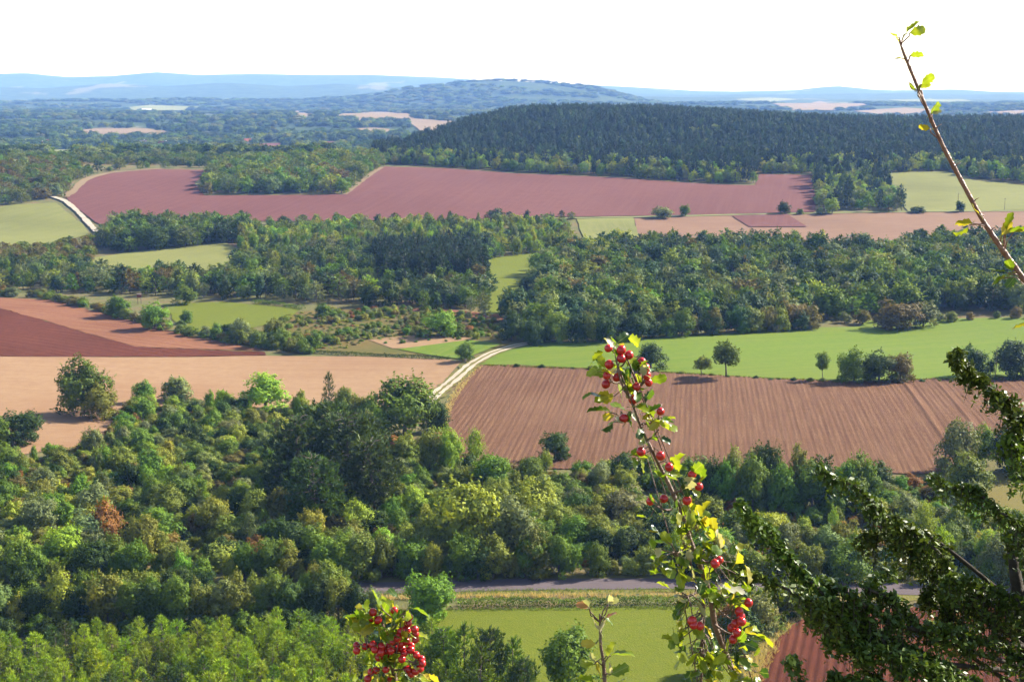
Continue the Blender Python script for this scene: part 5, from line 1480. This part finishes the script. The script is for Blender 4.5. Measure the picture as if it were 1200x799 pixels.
# the dark tree rooted on the slope below
def dark_tree():
    r = np.random.default_rng(81)
    base = (2.75, 6.2); z0 = float(H(*base))
    o = link('overhanging_tree', None); o.location = (base[0], base[1], z0)
    tag(o, 'dark backlit tree with drooping leafy branches on the slope below the viewpoint', 'tree')
    org = np.array((base[0], base[1], z0))
    LM = leaf_material('dark_tree_leaf', .22, .25, .45)
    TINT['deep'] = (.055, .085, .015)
    top = at(1185, 640, 6.3)
    DB = plain_material('dark_bark', (.035, .028, .022), (.06, .05, .04), 30, .9, .5)
    tb = Buf(); tl = [org - np.array((0, 0, .15)), org + (top - org) * .35 + np.array((.12, 0, 0)), org + (top - org) * .7 + np.array((.08, .05, 0)), top]
    tb.tube(np.array(tl) - org, [.13, .10, .07, .02], 9, 0)
    link('trunk', tb.mesh('dark_trunk', [DB], True), o)
    BR = [  # px polyline from trunk side to tip, leaf band half width px, droop px, leaves per px
        ([(1240, 575), (1205, 520), (1185, 485), (1165, 462), (1145, 443), (1128, 428), (1121, 420)], 13, 22, 13, 6.0),
        ([(1230, 560), (1200, 540), (1185, 530), (1172, 515)], 14, 45, 10, 6.0),
        ([(1250, 640), (1200, 612), (1170, 596), (1140, 578), (1112, 567), (1092, 556)], 6, 26, 6, 5.9),
        ([(1150, 720), (1120, 680), (1085, 650), (1050, 610), (1025, 580), (1000, 566), (975, 556), (960, 545)], 9, 34, 6, 6.3),
        ([(1130, 700), (1100, 650), (1070, 620), (1040, 600)], 16, 40, 9, 6.2),
        ([(1120, 640), (1080, 625), (1040, 622), (1012, 632)], 13, 40, 9, 6.4),
        ([(1150, 800), (1080, 765), (1020, 740), (970, 705), (935, 668), (905, 630), (880, 606), (862, 588)], 8, 40, 9, 5.7),
        ([(1060, 770), (1000, 722), (955, 703), (910, 688), (872, 664), (850, 660)], 8, 34, 8, 5.6),
        ([(1080, 740), (1040, 702), (1010, 690), (1025, 676), (1045, 670)], 8, 34, 7, 5.8),
        ([(1040, 735), (1000, 700), (975, 690), (968, 676)], 9, 50, 9, 5.7),
        ([(1260, 760), (1220, 716), (1180, 694), (1140, 684), (1112, 676)], 11, 52, 11, 6.0),
        ([(1260, 800), (1200, 770), (1150, 752), (1110, 742), (1085, 730)], 13, 40, 10, 5.9),
        ([(1260, 850), (1180, 815), (1110, 790), (1060, 772), (1010, 762), (965, 752)], 14, 40, 11, 5.6),
        ([(1220, 880), (1140, 840), (1070, 812), (1010, 800), (975, 790)], 14, 40, 10, 5.5),
        ([(1245, 660), (1215, 640), (1190, 625), (1180, 632)], 9, 44, 9, 6.1),
        ([(1200, 720), (1150, 700), (1120, 690), (1096, 690), (1080, 700)], 14, 60, 11, 6.2),
        ([(1000, 900), (960, 850), (940, 810), (932, 784), (929, 774)], 4, 8, 3, 5.4),
        ([(1120, 760), (1105, 700), (1090, 660), (1075, 630)], 16, 50, 12, 6.25),
        ([(1030, 800), (1000, 760), (985, 735), (960, 715)], 13, 42, 10, 5.75),
    ]
    for k, (pl, bw, droop, dens, dist) in enumerate(BR):
        # each branch really starts at the trunk
        pts3 = [at(a + r.normal(0, 3.5), b_ + r.normal(0, 3.5), dist + .12 * math.sin(i * 1.7 + k)) for i, (a, b_) in enumerate(pl)]
        f = np.clip((pts3[0][2] - z0) / (top[2] - z0) - .1, .1, .9)
        st = org + (top - org) * f + np.array((.1 * math.sin(f * 3), 0, 0))
        pts3 = [st] + pts3
        t = np.linspace(0, len(pts3) - 1, (len(pts3) - 1) * 6 + 1); kk = np.arange(len(pts3)); A = np.array(pts3)
        L = np.column_stack([np.interp(t, kk, A[:, i]) for i in range(3)])
        for _ in range(4): L[1:-1] = (L[:-2] + 2 * L[1:-1] + L[2:]) / 4
        b = Buf(); b.tube(L - org, np.linspace(.013, .002, len(L)), 6, 0)
        br = link('branch', b.mesh('branch', [DB], True), o)
        # drooping twigs with leaves
        pxm = dist / F
        L = L[6:]
        s = np.concatenate([[0], np.cumsum(np.linalg.norm(np.diff(L, axis=0), axis=1))])
        nt_ = int(s[-1] / pxm * .36)
        fb = Buf(); tb = Buf(); C = []; Nn = []
        for q in range(nt_):
            u = s[-1] * r.uniform(0, 1); p = np.array([np.interp(u, s, L[:, i]) for i in range(3)])
            side = r.normal(0, 1, 3) * np.array((1, 1.6, .5)); side /= np.linalg.norm(side) + 1e-9
            taper = .35 + .65 * min(1, (s[-1] - u) / (s[-1] * .35 + 1e-6))
            ln = droop * pxm * r.uniform(.35, 1.35) * taper
            e1 = p + side * bw * pxm * r.uniform(.2, 1.0) * taper + np.array((0, 0, bw * pxm * r.uniform(-.1, .55) * taper)); e2 = e1 + side * .02 + np.array((r.normal(0, .012), r.normal(0, .012), -ln))
            tb.tube(np.array([p, e1, (e1 + e2) / 2, e2]) - org, [.0035, .0025, .0018, .001], 3, 0, False)
            n = max(5, int(dens * r.uniform(1.8, 3.8)))
            for w in r.uniform(0, 1, n):
                c = p + (e1 - p) * (w / .4) if w < .4 else e1 + (e2 - e1) * ((w - .4) / .6)
                C.append(c + r.normal(0, .011, 3)); Nn.append(np.array((.35, .1, .7)) + r.normal(0, .5, 3))
        fb.leaves(np.array(C) - org, np.array(Nn), .0195, r, 1.55, .5, 0)
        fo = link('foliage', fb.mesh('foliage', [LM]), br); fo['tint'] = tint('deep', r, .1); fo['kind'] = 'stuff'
        tw = link('twigs', tb.mesh('twigs', [DB]), br); tw['kind'] = 'stuff'
dark_tree()
#@FG_END


# ------------------------------------------------------------------ haze
def haze():
    m, nt, out = new_mat('haze_air')
    v = N_(nt, 'ShaderNodeVolumePrincipled')
    v.inputs['Color'].default_value = (0.22, 0.42, 1.0, 1)
    v.inputs['Absorption Color'].default_value = (1, 1, 1, 1)
    v.inputs['Density'].default_value = 0.78e-4
    v.inputs['Anisotropy'].default_value = 0.0
    nt.links.new(v.outputs[0], out.inputs['Volume'])
    x, y0, y1, z0, z1 = 17500, -17500, 17500, -60, 260
    V = [(-x, y0, z0), (x, y0, z0), (x, y1, z0), (-x, y1, z0), (-x, y0, z1), (x, y0, z1), (x, y1, z1), (-x, y1, z1)]
    q = np.array([(0, 3, 2, 1), (4, 5, 6, 7), (0, 1, 5, 4), (1, 2, 6, 5), (2, 3, 7, 6), (3, 0, 4, 7)])
    o = link('haze', mesh_np('haze', V, [q], [m]))
    tag(o, 'thin blue haze lying over the far country', 'haze', kind='stuff')
haze()
